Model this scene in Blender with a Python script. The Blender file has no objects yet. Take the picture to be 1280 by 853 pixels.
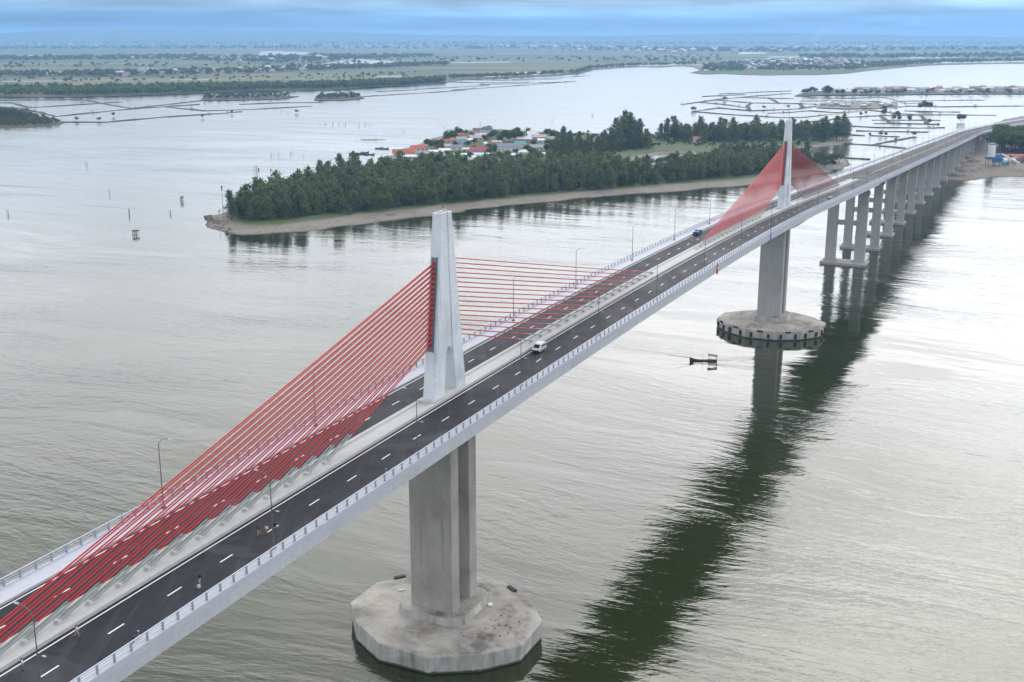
import bpy, math, random
import numpy as np
from mathutils import Vector, Matrix

R = random.Random(11)
NR = np.random.RandomState(5)
scene = bpy.context.scene
col = scene.collection

# ---------------------------------------------------------------- camera
CAM_H = 93.16            # metres above the lagoon
PITCH = 0.256633         # downward tilt in radians
FPX = 1449.25            # focal length in pixels of a 1280 px wide frame
cam_data = bpy.data.cameras.new("camera")
cam_data.sensor_width = 36.0
cam_data.lens = 36.0 * FPX / 1280.0
cam_data.clip_start = 1.0
cam_data.clip_end = 90000.0
cam = bpy.data.objects.new("camera", cam_data)
cam.location = (0, 0, CAM_H)
cam.rotation_euler = (math.pi / 2 - PITCH, 0, 0)
col.objects.link(cam)
scene.camera = cam

# ---------------------------------------------------------------- sky, sun, exposure
SUN_EL, SUN_AZ = math.radians(42), math.radians(26)
world = bpy.data.worlds.new("World")
scene.world = world
world.use_nodes = True
wn, wl = world.node_tree.nodes, world.node_tree.links
wn.clear()


def wnode(kind, **kw):
    n = wn.new(kind)
    for k, v in kw.items():
        setattr(n, k, v)
    return n


def wmath(op, a, b=None, c=None):
    n = wnode('ShaderNodeMath', operation=op)
    for i, v in enumerate((a, b, c)):
        if v is None:
            continue
        if isinstance(v, (int, float)):
            n.inputs[i].default_value = v
        else:
            wl.new(v, n.inputs[i])
    return n.outputs[0]


w_tc = wnode('ShaderNodeTexCoord')
w_sep = wnode('ShaderNodeSeparateXYZ')
wl.new(w_tc.outputs['Generated'], w_sep.inputs[0])
w_z = wmath('MAXIMUM', w_sep.outputs['Z'], 0.0)
w_pos = wmath('SQRT', w_z)
w_ramp = wnode('ShaderNodeValToRGB')
wl.new(w_pos, w_ramp.inputs[0])
cr = w_ramp.color_ramp
SKY = [(0.00, (0.055, 0.140, 0.285)), (0.09, (0.058, 0.155, 0.320)), (0.135, (0.105, 0.225, 0.385)),
       (0.175, (0.175, 0.255, 0.340)), (0.20, (0.36, 0.42, 0.48)), (0.25, (0.58, 0.64, 0.715)), (0.36, (0.74, 0.765, 0.81)),
       (0.50, (1.0, 0.98, 0.975)), (0.62, (0.92, 0.90, 0.89)), (0.72, (0.60, 0.595, 0.59)), (1.0, (0.35, 0.365, 0.39))]
cr.elements[0].position, cr.elements[1].position = SKY[0][0], SKY[-1][0]
cr.elements[0].color, cr.elements[1].color = SKY[0][1] + (1,), SKY[-1][1] + (1,)
for ps, c in SKY[1:-1]:
    e = cr.elements.new(ps)
    e.color = c + (1,)
# cloud deck: the direction projected on a flat layer, broken by noise
w_den = wmath('ADD', w_z, 0.10)
w_u = wmath('DIVIDE', w_sep.outputs['X'], w_den)
w_v = wmath('DIVIDE', w_sep.outputs['Y'], w_den)
w_cmb = wnode('ShaderNodeCombineXYZ')
wl.new(w_u, w_cmb.inputs[0])
wl.new(w_v, w_cmb.inputs[1])
w_noise = wnode('ShaderNodeTexNoise')
w_noise.inputs['Scale'].default_value = 1.1
w_noise.inputs['Detail'].default_value = 5
w_noise.inputs['Distortion'].default_value = 0.4
wl.new(w_cmb.outputs[0], w_noise.inputs['Vector'])
w_cl = wnode('ShaderNodeMapRange')
w_cl.inputs['From Min'].default_value = 0.33
w_cl.inputs['From Max'].default_value = 0.68
w_cl.inputs['To Min'].default_value = 0.72
w_cl.inputs['To Max'].default_value = 1.18
wl.new(w_noise.outputs['Fac'], w_cl.inputs['Value'])
# veiled sun: cloud is brighter towards it
w_dot = wnode('ShaderNodeVectorMath', operation='DOT_PRODUCT')
wl.new(w_tc.outputs['Generated'], w_dot.inputs[0])
w_dot.inputs[1].default_value = (math.sin(SUN_AZ) * math.cos(SUN_EL), math.cos(SUN_AZ) * math.cos(SUN_EL), math.sin(SUN_EL))
w_lobe = wmath('POWER', wmath('MAXIMUM', w_dot.outputs['Value'], 0.0), 6.0)
w_gain = wmath('MULTIPLY_ADD', w_lobe, 1.4, 0.585)
# long flat cloud layers, seen edge-on near the horizon
w_map = wnode('ShaderNodeMapping')
w_map.inputs['Scale'].default_value = (3.4, 3.4, 80.0)
wl.new(w_tc.outputs['Generated'], w_map.inputs[0])
w_n2 = wnode('ShaderNodeTexNoise')
w_n2.inputs['Scale'].default_value = 1.0
w_n2.inputs['Detail'].default_value = 6
w_n2.inputs['Distortion'].default_value = 0.5
wl.new(w_map.outputs[0], w_n2.inputs['Vector'])
w_lay = wnode('ShaderNodeMapRange')
w_lay.inputs['From Min'].default_value = 0.34
w_lay.inputs['From Max'].default_value = 0.70
w_lay.inputs['To Min'].default_value = 0.76
w_lay.inputs['To Max'].default_value = 1.40
wl.new(w_n2.outputs['Fac'], w_lay.inputs['Value'])
w_tot = wmath('MULTIPLY', wmath('MULTIPLY', w_cl.outputs[0], w_gain), w_lay.outputs[0])
w_mul = wnode('ShaderNodeVectorMath', operation='SCALE')
wl.new(w_ramp.outputs[0], w_mul.inputs[0])
wl.new(wmath('MULTIPLY', w_tot, 30.0), w_mul.inputs['Scale'])
w_sky = wnode('ShaderNodeTexSky', sky_type='NISHITA', sun_disc=False)
w_sky.sun_elevation = SUN_EL
w_sky.sun_rotation = SUN_AZ
w_mix = wnode('ShaderNodeMix', data_type='RGBA')
w_mix.inputs[0].default_value = 0.93
wl.new(w_sky.outputs[0], w_mix.inputs[6])
wl.new(w_mul.outputs[0], w_mix.inputs[7])
w_bg = wnode('ShaderNodeBackground')
w_bg.inputs['Strength'].default_value = 0.10
wl.new(w_mix.outputs[2], w_bg.inputs['Color'])
w_out = wnode('ShaderNodeOutputWorld')
wl.new(w_bg.outputs[0], w_out.inputs['Surface'])

sun_data = bpy.data.lights.new("sun", 'SUN')
sun_data.energy = 0.9
sun_data.angle = math.radians(36)
sun_data.color = (1.0, 0.95, 0.88)
sun = bpy.data.objects.new("sun", sun_data)
sun.rotation_euler = (math.pi / 2 - SUN_EL, 0, math.pi - SUN_AZ)
sun.location = (0, 0, 300)
col.objects.link(sun)

vs = scene.view_settings
vs.view_transform = 'Standard'
vs.look = 'None'
vs.gamma = 1.0
vs.exposure = 0.14
vs.use_curve_mapping = False
scene.cycles.volume_bounces = 1
scene.cycles.max_bounces = 6
scene.cycles.transparent_max_bounces = 8

# ---------------------------------------------------------------- materials
MATS = {}


class NT:
    def __init__(self, name):
        self.m = bpy.data.materials.new(name)
        self.m.use_nodes = True
        self.n, self.l = self.m.node_tree.nodes, self.m.node_tree.links
        self.b = self.n['Principled BSDF']
        self.out = self.n['Material Output']
        MATS[name] = self.m

    def node(self, kind, **kw):
        n = self.n.new(kind)
        for k, v in kw.items():
            setattr(n, k, v)
        return n

    def put(self, sock, v):
        if isinstance(v, (int, float)):
            sock.default_value = v
        elif isinstance(v, tuple):
            sock.default_value = v if len(v) == len(sock.default_value) else v + (1,)
        else:
            self.l.new(v, sock)

    def coord(self, which='Object', scale=(1, 1, 1), rot=(0, 0, 0)):
        if which == 'Position':
            src = self.node('ShaderNodeNewGeometry').outputs['Position']
        else:
            src = self.node('ShaderNodeTexCoord').outputs[which]
        mp = self.node('ShaderNodeMapping')
        mp.inputs['Scale'].default_value = scale
        mp.inputs['Rotation'].default_value = rot
        self.l.new(src, mp.inputs['Vector'])
        return mp.outputs[0]

    def noise(self, vec, scale, detail=4, rough=0.5, dist=0.0):
        n = self.node('ShaderNodeTexNoise')
        self.l.new(vec, n.inputs['Vector'])
        n.inputs['Scale'].default_value = scale
        n.inputs['Detail'].default_value = detail
        n.inputs['Roughness'].default_value = rough
        n.inputs['Distortion'].default_value = dist
        return n.outputs['Fac']

    def rng(self, v, a, b, c=0.0, d=1.0):
        n = self.node('ShaderNodeMapRange')
        for i, x in zip(('From Min', 'From Max', 'To Min', 'To Max'), (a, b, c, d)):
            n.inputs[i].default_value = x
        self.put(n.inputs['Value'], v)
        return n.outputs[0]

    def math(self, op, a, b=0.0, c=0.0):
        n = self.node('ShaderNodeMath', operation=op)
        for i, v in enumerate((a, b, c)):
            self.put(n.inputs[i], v)
        return n.outputs[0]

    def mix(self, f, a, b, blend='MIX'):
        n = self.node('ShaderNodeMix', data_type='RGBA', blend_type=blend)
        self.put(n.inputs[0], f)
        self.put(n.inputs[6], a)
        self.put(n.inputs[7], b)
        return n.outputs[2]

    def bump(self, h, strength=0.3, dist=0.05):
        n = self.node('ShaderNodeBump')
        n.inputs['Strength'].default_value = strength
        n.inputs['Distance'].default_value = dist
        self.l.new(h, n.inputs['Height'])
        self.l.new(n.outputs[0], self.b.inputs['Normal'])
        return n

    def set(self, **kw):
        for k, v in kw.items():
            self.put(self.b.inputs[k.replace('_', ' ')], v)


def plain(name, c, rough=0.7, var=0.12, scale=2.0, metal=0.0, which='Position'):
    t = NT(name)
    v = t.noise(t.coord(which), scale, 4, 0.6)
    lo = tuple(x * (1 - var) for x in c)
    hi = tuple(min(1, x * (1 + var)) for x in c)
    t.set(Base_Color=t.mix(v, lo, hi), Roughness=rough, Metallic=metal)
    return t.m


def concrete(name, c, stain, amount=0.5, streak=True):
    t = NT(name)
    p = t.coord('Position')
    big = t.noise(p, 0.16, 5, 0.6)
    fine = t.noise(p, 1.7, 6, 0.65)
    a = t.mix(t.rng(fine, 0.3, 0.7), tuple(x * 0.9 for x in c), tuple(min(1, x * 1.07) for x in c))
    k = t.rng(big, 0.42, 0.72, 0, amount)
    if streak:
        st = t.noise(t.coord('Position', (0.9, 0.9, 0.05)), 1.3, 5, 0.6)
        k = t.math('MAXIMUM', k, t.rng(st, 0.52, 0.75, 0, amount))
        # formwork lift joints: a faint line every two metres of height
        z = t.node('ShaderNodeSeparateXYZ')
        t.l.new(t.coord('Position'), z.inputs[0])
        ln = t.math('PINGPONG', z.outputs['Z'], 1.15)
        k = t.math('MAXIMUM', k, t.rng(ln, 0.0, 0.09, 0.32 * amount, 0.0))
    t.set(Base_Color=t.mix(k, a, stain), Roughness=0.85)
    t.bump(fine, 0.25, 0.04)
    return t.m


concrete('deck_concrete', (0.50, 0.53, 0.58), (0.30, 0.32, 0.34), 0.45)
concrete('pylon_concrete', (0.70, 0.745, 0.80), (0.42, 0.46, 0.50), 0.8)
concrete('pier_concrete', (0.40, 0.39, 0.365), (0.22, 0.205, 0.18), 0.75)
concrete('approach_concrete', (0.40, 0.405, 0.40), (0.25, 0.24, 0.22), 0.6)
plain('median_concrete', (0.45, 0.46, 0.46), 0.85, 0.16, 0.8)
plain('walk_concrete', (0.47, 0.49, 0.56), 0.8, 0.12, 0.9)
plain('anchor_concrete', (0.36, 0.35, 0.33), 0.9, 0.2, 1.2)
plain('rail_paint', (0.47, 0.52, 0.60), 0.5, 0.08, 3.0)
plain('post_paint', (0.30, 0.34, 0.41), 0.5, 0.1, 3.0)
plain('cable_red', (0.44, 0.009, 0.014), 0.55, 0.12, 0.6)
plain('sleeve_grey', (0.25, 0.29, 0.29), 0.5, 0.15, 1.5)
plain('line_white', (0.74, 0.74, 0.74), 0.7, 0.15, 3.0)
plain('line_yellow', (0.62, 0.40, 0.12), 0.7, 0.2, 2.0)
plain('pole_steel', (0.12, 0.135, 0.15), 0.5, 0.1, 3.0, 0.3)
plain('lamp_grey', (0.38, 0.41, 0.44), 0.4, 0.05, 3.0)
plain('lamp_white', (0.72, 0.74, 0.76), 0.4, 0.05, 3.0)
plain('rubber_black', (0.018, 0.018, 0.020), 0.7, 0.2, 3.0)
plain('teal_steel', (0.10, 0.20, 0.22), 0.5, 0.2, 2.0)
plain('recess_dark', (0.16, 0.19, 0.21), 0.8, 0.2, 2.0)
plain('rubble', (0.22, 0.20, 0.175), 0.95, 0.4, 1.5)

t = NT('cap_concrete')            # weathered pile caps, stained, earth on top
p = t.coord('Position')
n1 = t.noise(p, 0.11, 6, 0.65, 0.6)
n2 = t.noise(p, 0.55, 6, 0.7)
nz = t.node('ShaderNodeNewGeometry')
sx = t.node('ShaderNodeSeparateXYZ')
t.l.new(nz.outputs['Normal'], sx.inputs[0])
side = t.mix(t.rng(t.noise(t.coord('Position', (0.7, 0.7, 0.10)), 0.9, 5, 0.6), 0.35, 0.7), (0.52, 0.52, 0.50), (0.24, 0.24, 0.225))
top = t.mix(t.rng(n1, 0.36, 0.60), (0.15, 0.135, 0.12), (0.50, 0.47, 0.42))
top = t.mix(t.rng(n2, 0.46, 0.66, 0, 0.85), top, (0.36, 0.36, 0.355))
c = t.mix(t.rng(sx.outputs['Z'], 0.45, 0.95), side, top)
ps = t.node('ShaderNodeSeparateXYZ')
t.l.new(p, ps.inputs[0])
wet = t.rng(t.math('ADD', ps.outputs['Z'], t.math('MULTIPLY', n2, 0.7)), 0.55, 0.85)
t.set(Base_Color=t.mix(wet, (0.045, 0.055, 0.035), c), Roughness=0.9)
t.bump(n2, 0.8, 0.3)

t = NT('asphalt')
p = t.coord('Position', (1, 1, 1), (0, 0, 0.447))
a = t.noise(p, 0.09, 5, 0.6, 0.8)
b = t.noise(t.coord('Position', (1.6, 0.07, 1), (0, 0, 0.447)), 0.9, 4, 0.6)
g = t.noise(p, 9.0, 3, 0.6)
c = t.mix(t.rng(g, 0.3, 0.7), (0.014, 0.015, 0.022), (0.023, 0.024, 0.033))
c = t.mix(t.rng(a, 0.53, 0.72, 0, 0.75), c, (0.085, 0.085, 0.098))
c = t.mix(t.rng(b, 0.52, 0.78, 0, 0.45), c, (0.085, 0.083, 0.09))
t.set(Base_Color=c, Roughness=t.rng(a, 0.4, 0.7, 0.65, 0.9), Specular_IOR_Level=0.2)
t.bump(g, 0.2, 0.01)

def water(name, rough_near, rough_far):
    t = NT(name)
    geo = t.node('ShaderNodeNewGeometry').outputs['Position']
    # currents bend the ripple trains: warp the position by slow noise
    wn_ = t.node('ShaderNodeTexNoise')
    wn_.inputs['Scale'].default_value = 0.0075
    wn_.inputs['Detail'].default_value = 2
    t.l.new(geo, wn_.inputs['Vector'])
    off = t.node('ShaderNodeVectorMath', operation='MULTIPLY_ADD')
    t.l.new(wn_.outputs['Color'], off.inputs[0])
    off.inputs[1].default_value = (48, 48, 0)
    t.l.new(geo, off.inputs[2])

    def wc(scale, deg):
        mp = t.node('ShaderNodeMapping', vector_type='TEXTURE')      # crests run along deg
        mp.inputs['Scale'].default_value = tuple(1 / k_ for k_ in scale)
        mp.inputs['Rotation'].default_value = (0, 0, math.radians(deg))
        t.l.new(off.outputs[0], mp.inputs[0])
        return mp.outputs[0]
    fine = t.noise(wc((0.34, 1, 1), -24), 1.0, 3, 0.55, 0.3)
    mid = t.noise(wc((0.28, 1, 1), -32), 0.40, 3, 0.5, 0.5)
    cross = t.noise(wc((0.45, 1, 1), 12), 0.55, 2, 0.5)
    swell = t.noise(wc((0.22, 1, 1), -28), 0.05, 2, 0.5)
    patch = t.rng(t.noise(wc((0.30, 1, 1), -18), 0.014, 4, 0.6, 1.2), 0.34, 0.66, 0.12, 1.2)
    streak = t.rng(t.noise(wc((0.12, 1, 1), -26), 0.05, 3, 0.6, 0.6), 0.35, 0.65, 0.55, 1.15)
    h = t.math('MULTIPLY', fine, 0.088)
    h = t.math('MULTIPLY_ADD', mid, 0.20, h)
    h = t.math('MULTIPLY_ADD', cross, 0.055, h)
    h = t.math('MULTIPLY', h, t.math('MULTIPLY', patch, streak))
    h = t.math('MULTIPLY_ADD', swell, 0.34, h)
    sp_ = t.node('ShaderNodeSeparateXYZ')
    t.l.new(geo, sp_.inputs[0])
    rough = t.rng(sp_.outputs['Y'], 350, 1300, rough_near, rough_far)     # open lagoon is wind-ruffled
    mud = t.noise(wc((0.4, 1, 1), 10), 0.008, 4, 0.6, 0.8)
    t.set(Base_Color=t.mix(t.rng(mud, 0.4, 0.65), (0.017, 0.026, 0.005), (0.027, 0.031, 0.011)), Roughness=rough, IOR=1.48)
    t.bump(h, 1.0, 1.0)


water('water', 0.05, 0.16)
water('pond_water', 0.24, 0.30)

t = NT('far_fields')
p = t.coord('Position', (0.35, 1, 1), (0, 0, 0.1))
v = t.node('ShaderNodeTexVoronoi')
t.l.new(t.coord('Position', (0.0011, 0.0024, 1), (0, 0, 0.15)), v.inputs['Vector'])
v.inputs['Scale'].default_value = 1.0
vv = t.node('ShaderNodeSeparateColor')
t.l.new(v.outputs['Color'], vv.inputs[0])
c = t.mix(vv.outputs[0], (0.066, 0.105, 0.024), (0.170, 0.160, 0.055))
c = t.mix(t.rng(t.noise(p, 0.004, 6, 0.6), 0.45, 0.62), c, (0.036, 0.062, 0.022))
c = t.mix(t.rng(t.noise(p, 0.02, 5, 0.6), 0.55, 0.75, 0, 0.6), c, (0.12, 0.10, 0.055))
t.set(Base_Color=c, Roughness=0.95)

t = NT('island_ground')            # sand by the water, grass and bare earth above
p = t.coord('Position')
ps = t.node('ShaderNodeSeparateXYZ')
t.l.new(p, ps.inputs[0])
n1 = t.noise(p, 0.05, 6, 0.6)
n2 = t.noise(p, 0.6, 5, 0.6)
sand = t.mix(t.rng(n2, 0.3, 0.7), (0.145, 0.130, 0.108), (0.25, 0.228, 0.195))
sand = t.mix(t.rng(n1, 0.45, 0.7, 0, 0.7), sand, (0.125, 0.112, 0.09))
grass = t.mix(t.rng(n1, 0.35, 0.65), (0.042, 0.072, 0.020), (0.082, 0.110, 0.034))
grass = t.mix(t.rng(n2, 0.6, 0.8, 0, 0.35), grass, (0.20, 0.17, 0.11))
zz = t.math('ADD', ps.outputs['Z'], t.math('MULTIPLY', n2, 0.5))
c = t.mix(t.rng(zz, 1.6, 2.0), sand, grass)
wet = t.rng(zz, 0.28, 0.55)
t.set(Base_Color=t.mix(wet, (0.06, 0.052, 0.04), c), Roughness=0.95)

t = NT('bank_earth')
p = t.coord('Position')
n1 = t.noise(p, 0.03, 6, 0.6)
n2 = t.noise(p, 0.4, 5, 0.6)
ps = t.node('ShaderNodeSeparateXYZ')
t.l.new(p, ps.inputs[0])
c = t.mix(t.rng(n2, 0.3, 0.7), (0.13, 0.105, 0.085), (0.23, 0.195, 0.155))
c = t.mix(t.rng(n1, 0.52, 0.7, 0, 0.8), c, (0.07, 0.085, 0.035))
t.set(Base_Color=t.mix(t.rng(t.math('ADD', ps.outputs['Z'], t.math('MULTIPLY', n2, 0.5)), 0.28, 0.6), (0.06, 0.052, 0.04), c), Roughness=0.95)

t = NT('dyke_earth')
p = t.coord('Position')
n1 = t.noise(p, 0.08, 5, 0.6)
t.set(Base_Color=t.mix(t.rng(n1, 0.4, 0.62), (0.055, 0.048, 0.034), (0.045, 0.065, 0.025)), Roughness=0.95)
t = NT('dyke_pale')
t.set(Base_Color=t.mix(t.rng(t.noise(t.coord('Position'), 0.08, 5, 0.6), 0.4, 0.62), (0.30, 0.28, 0.22), (0.16, 0.16, 0.09)), Roughness=0.95)


def foliage(name, c1, c2, c3):
    t = NT(name)
    oi = t.node('ShaderNodeObjectInfo')
    n = t.noise(t.coord('Position'), 0.35, 3, 0.6)
    n2 = t.noise(t.coord('Position'), 0.06, 3, 0.6)
    c = t.mix(t.rng(n, 0.32, 0.68), c1, c2)
    c = t.mix(t.rng(t.math('ADD', n2, t.math('MULTIPLY', oi.outputs['Random'], 0.35)), 0.5, 0.85, 0, 0.85), c, c3)
    t.set(Base_Color=c, Roughness=0.75, Specular_IOR_Level=0.25)
    tr = t.node('ShaderNodeBsdfTranslucent')
    t.l.new(c, tr.inputs[0])
    ms = t.node('ShaderNodeMixShader')
    ms.inputs[0].default_value = 0.22
    t.l.new(t.b.outputs[0], ms.inputs[1])
    t.l.new(tr.outputs[0], ms.inputs[2])
    t.l.new(ms.outputs[0], t.out.inputs['Surface'])
    return t.m


foliage('pine_leaf', (0.062, 0.100, 0.060), (0.125, 0.168, 0.092), (0.150, 0.200, 0.075))
foliage('broad_leaf', (0.040, 0.085, 0.024), (0.085, 0.145, 0.040), (0.120, 0.160, 0.050))
foliage('bush_leaf', (0.050, 0.085, 0.030), (0.095, 0.130, 0.045), (0.120, 0.125, 0.055))
foliage('rust_leaf', (0.085, 0.060, 0.045), (0.13, 0.085, 0.06), (0.10, 0.09, 0.05))
plain('bark', (0.10, 0.080, 0.062), 0.9, 0.25, 2.0)
plain('hill_green', (0.05, 0.075, 0.05), 0.95, 0.2, 0.002)
plain('rock', (0.16, 0.15, 0.135), 0.9, 0.4, 0.9)
plain('bamboo', (0.10, 0.085, 0.07), 0.8, 0.3, 2.0)
plain('wood_dark', (0.045, 0.04, 0.05), 0.7, 0.3, 2.0)
plain('glass_dark', (0.02, 0.025, 0.03), 0.12, 0.1, 1.0)
plain('tyre', (0.015, 0.015, 0.016), 0.8, 0.1, 2.0)
plain('skin', (0.30, 0.17, 0.11), 0.6, 0.06, 5.0)
plain('hair', (0.012, 0.010, 0.010), 0.5, 0.1, 5.0)
PAINT = {}


def paint(c, rough=0.6, var=0.10):
    key = (c, rough, var)
    if key not in PAINT:
        PAINT[key] = plain('paint_%d' % len(PAINT), c, rough, var, 0.9)
    return PAINT[key]


def M(x):
    return MATS[x] if isinstance(x, str) else x


# ---------------------------------------------------------------- mesh helpers
class MB:
    def __init__(self):
        self.v, self.f, self.mi = [], [], []

    def add(self, verts, faces, mi=0):
        o = len(self.v)
        self.v += [tuple(x) for x in verts]
        self.f += [tuple(i + o for i in f) for f in faces]
        self.mi += [mi] * len(faces)
        return self

    def box(self, c, s, rz=0.0, mi=0, taper=1.0):
        hx, hy, hz = s[0] / 2, s[1] / 2, s[2] / 2
        ca, sa = math.cos(rz), math.sin(rz)
        vs_ = []
        for z, k in ((-hz, 1.0), (hz, taper)):
            for x, y in ((-hx, -hy), (hx, -hy), (hx, hy), (-hx, hy)):
                x, y = x * k, y * k
                vs_.append((c[0] + x * ca - y * sa, c[1] + x * sa + y * ca, c[2] + z))
        return self.add(vs_, [(3, 2, 1, 0), (4, 5, 6, 7), (0, 1, 5, 4), (1, 2, 6, 5), (2, 3, 7, 6), (3, 0, 4, 7)], mi)

    def tube(self, p0, p1, r0, r1=None, n=8, mi=0):
        r1 = r0 if r1 is None else r1
        p0, p1 = Vector(p0), Vector(p1)
        d = (p1 - p0).normalized()
        a = d.orthogonal().normalized()
        b = d.cross(a)
        vs_ = []
        for p, r in ((p0, r0), (p1, r1)):
            for i in range(n):
                t_ = 2 * math.pi * i / n
                vs_.append(p + a * (math.cos(t_) * r) + b * (math.sin(t_) * r))
        fs = [(i, (i + 1) % n, n + (i + 1) % n, n + i) for i in range(n)]
        fs += [tuple(reversed(range(n))), tuple(range(n, 2 * n))]
        return self.add(vs_, fs, mi)

    def path(self, pts, r, n=6, mi=0):
        for a, b in zip(pts[:-1], pts[1:]):
            self.tube(a, b, r, r, n, mi)
        return self

    def loft(self, rings, cap=True, mi=0, close=True):
        n = len(rings[0])
        vs_ = [p for r in rings for p in r]
        fs = []
        for k in range(len(rings) - 1):
            for i in range(n if close else n - 1):
                j = (i + 1) % n
                fs.append((k * n + i, k * n + j, (k + 1) * n + j, (k + 1) * n + i))
        if cap:
            fs.append(tuple(reversed(range(n))))
            fs.append(tuple(range((len(rings) - 1) * n, len(rings) * n)))
        return self.add(vs_, fs, mi)

    def mesh(self, name, mats, smooth=False):
        me = bpy.data.meshes.new(name)
        me.from_pydata(self.v, [], self.f)
        for m in (mats if isinstance(mats, (list, tuple)) else [mats]):
            me.materials.append(M(m))
        me.polygons.foreach_set('material_index', self.mi)
        if smooth:
            me.polygons.foreach_set('use_smooth', [True] * len(me.polygons))
        me.update()
        return me

    def build(self, name, mats, parent=None, loc=(0, 0, 0), rot=(0, 0, 0), smooth=False):
        return obj(name, self.mesh(name, mats, smooth), parent, loc, rot)


def obj(name, data, parent=None, loc=(0, 0, 0), rot=(0, 0, 0), scale=(1, 1, 1)):
    o = bpy.data.objects.new(name, data)
    o.location, o.rotation_euler, o.scale = loc, rot, scale
    o.parent = parent
    col.objects.link(o)
    return o


def tag(o, label=None, cat=None, group=None, kind=None):
    if label:
        o['label'] = label
    if cat:
        o['category'] = cat
    if group:
        o['group'] = group
    if kind:
        o['kind'] = kind
    return o


def thing(name, label, cat, loc, rz=0.0, group=None, scale=(1, 1, 1)):
    return tag(obj(name, None, None, loc, (0, 0, rz), scale), label, cat, group)


def copy_tree(o, parent=None):
    c = o.copy()
    col.objects.link(c)
    c.parent = parent
    for ch in list(o.children):
        copy_tree(ch, c)
    return c


def ground(px, py, z=0.0):
    """Survey: the place on the level z that the photograph shows at this point of a 1280x853 frame."""
    x, y = (px - 640) / FPX, (426.5 - py) / FPX
    d = Vector((x, math.cos(PITCH) + y * math.sin(PITCH), -math.sin(PITCH) + y * math.cos(PITCH)))
    return Vector((0, 0, CAM_H)) + d * ((z - CAM_H) / d.z)


# ---------------------------------------------------------------- the setting: lagoon, land, hills
m = MB().add([(-46000, -1500, 0), (46000, -1500, 0), (46000, 46000, 0), (-46000, 46000, 0)], [(0, 1, 2, 3)])
tag(m.build('lagoon_water', 'water'), 'grey-green rippled lagoon water under the bridge', 'water', kind='structure')


def inside(pts, x, y):
    """vectorised point in polygon"""
    r = np.zeros(x.shape, bool)
    n = len(pts)
    for i in range(n):
        x0, y0 = pts[i][0], pts[i][1]
        x1, y1 = pts[(i + 1) % n][0], pts[(i + 1) % n][1]
        cnd = (y0 > y) != (y1 > y)
        xi = (x1 - x0) * (y - y0) / (y1 - y0 + 1e-12) + x0
        r ^= cnd & (x < xi)
    return r


def sdist(pts, x, y):
    d = np.full(x.shape, 1e9)
    n = len(pts)
    for i in range(n):
        ax, ay = pts[i][0], pts[i][1]
        bx, by = pts[(i + 1) % n][0], pts[(i + 1) % n][1]
        ux, uy = bx - ax, by - ay
        t_ = np.clip(((x - ax) * ux + (y - ay) * uy) / (ux * ux + uy * uy + 1e-9), 0, 1)
        d = np.minimum(d, np.hypot(x - ax - t_ * ux, y - ay - t_ * uy))
    return np.where(inside(pts, x, y), d, -d)


def vnoise(x, y, s, seed=0):
    rs = np.random.RandomState(seed)
    g = rs.rand(64, 64)
    u, v = x / s, y / s
    i, j = np.floor(u).astype(int), np.floor(v).astype(int)
    fu, fv = u - i, v - j
    fu, fv = fu * fu * (3 - 2 * fu), fv * fv * (3 - 2 * fv)
    q = lambda a, b: g[a % 64, b % 64]
    return (q(i, j) * (1 - fu) + q(i + 1, j) * fu) * (1 - fv) + (q(i, j + 1) * (1 - fu) + q(i + 1, j + 1) * fu) * fv


def terrain(name, pix, cell, slope, zmax, material, rough=5.0, holes=(), seed=1):
    """A land sheet: rises from under the waterline to zmax; ponds are sunk into it."""
    pts = [ground(*q) for q in pix]
    hol = [[ground(*q) for q in hpx] for hpx in holes]
    xs = [q.x for q in pts]
    ys = [q.y for q in pts]
    gx = np.arange(min(xs) - 3 * cell, max(xs) + 3 * cell, cell)
    gy = np.arange(min(ys) - 3 * cell, max(ys) + 3 * cell, cell)
    X, Y = np.meshgrid(gx, gy)
    sd = sdist(pts, X, Y)
    for hp in hol:
        sd = np.minimum(sd, -sdist(hp, X, Y) * 4.0)
    sd = sd + (vnoise(X, Y, cell * 3.1, seed) - 0.5) * rough + (vnoise(X, Y, cell * 9, seed + 1) - 0.5) * rough
    Z = np.clip(sd * slope, -1.2, zmax) + np.where(sd > 0, (vnoise(X, Y, cell * 4, seed + 2) - 0.3) * 0.35, 0)
    keep = sd > -1.6 / slope
    idx = -np.ones(X.shape, int)
    fm = keep[:-1, :-1] | keep[1:, :-1] | keep[:-1, 1:] | keep[1:, 1:]
    use = np.zeros(X.shape, bool)
    use[:-1, :-1] |= fm
    use[1:, :-1] |= fm
    use[:-1, 1:] |= fm
    use[1:, 1:] |= fm
    idx[use] = np.arange(use.sum())
    verts = np.stack([X[use], Y[use], Z[use]], 1)
    a = np.stack([idx[:-1, :-1][fm], idx[:-1, 1:][fm], idx[1:, 1:][fm], idx[1:, :-1][fm]], 1)
    me = bpy.data.meshes.new(name)
    me.from_pydata(verts.tolist(), [], a.tolist())
    me.materials.append(M(material))
    me.polygons.foreach_set('use_smooth', [True] * len(me.polygons))
    o = obj(name, me)
    tag(o, kind='structure')
    return o


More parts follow.
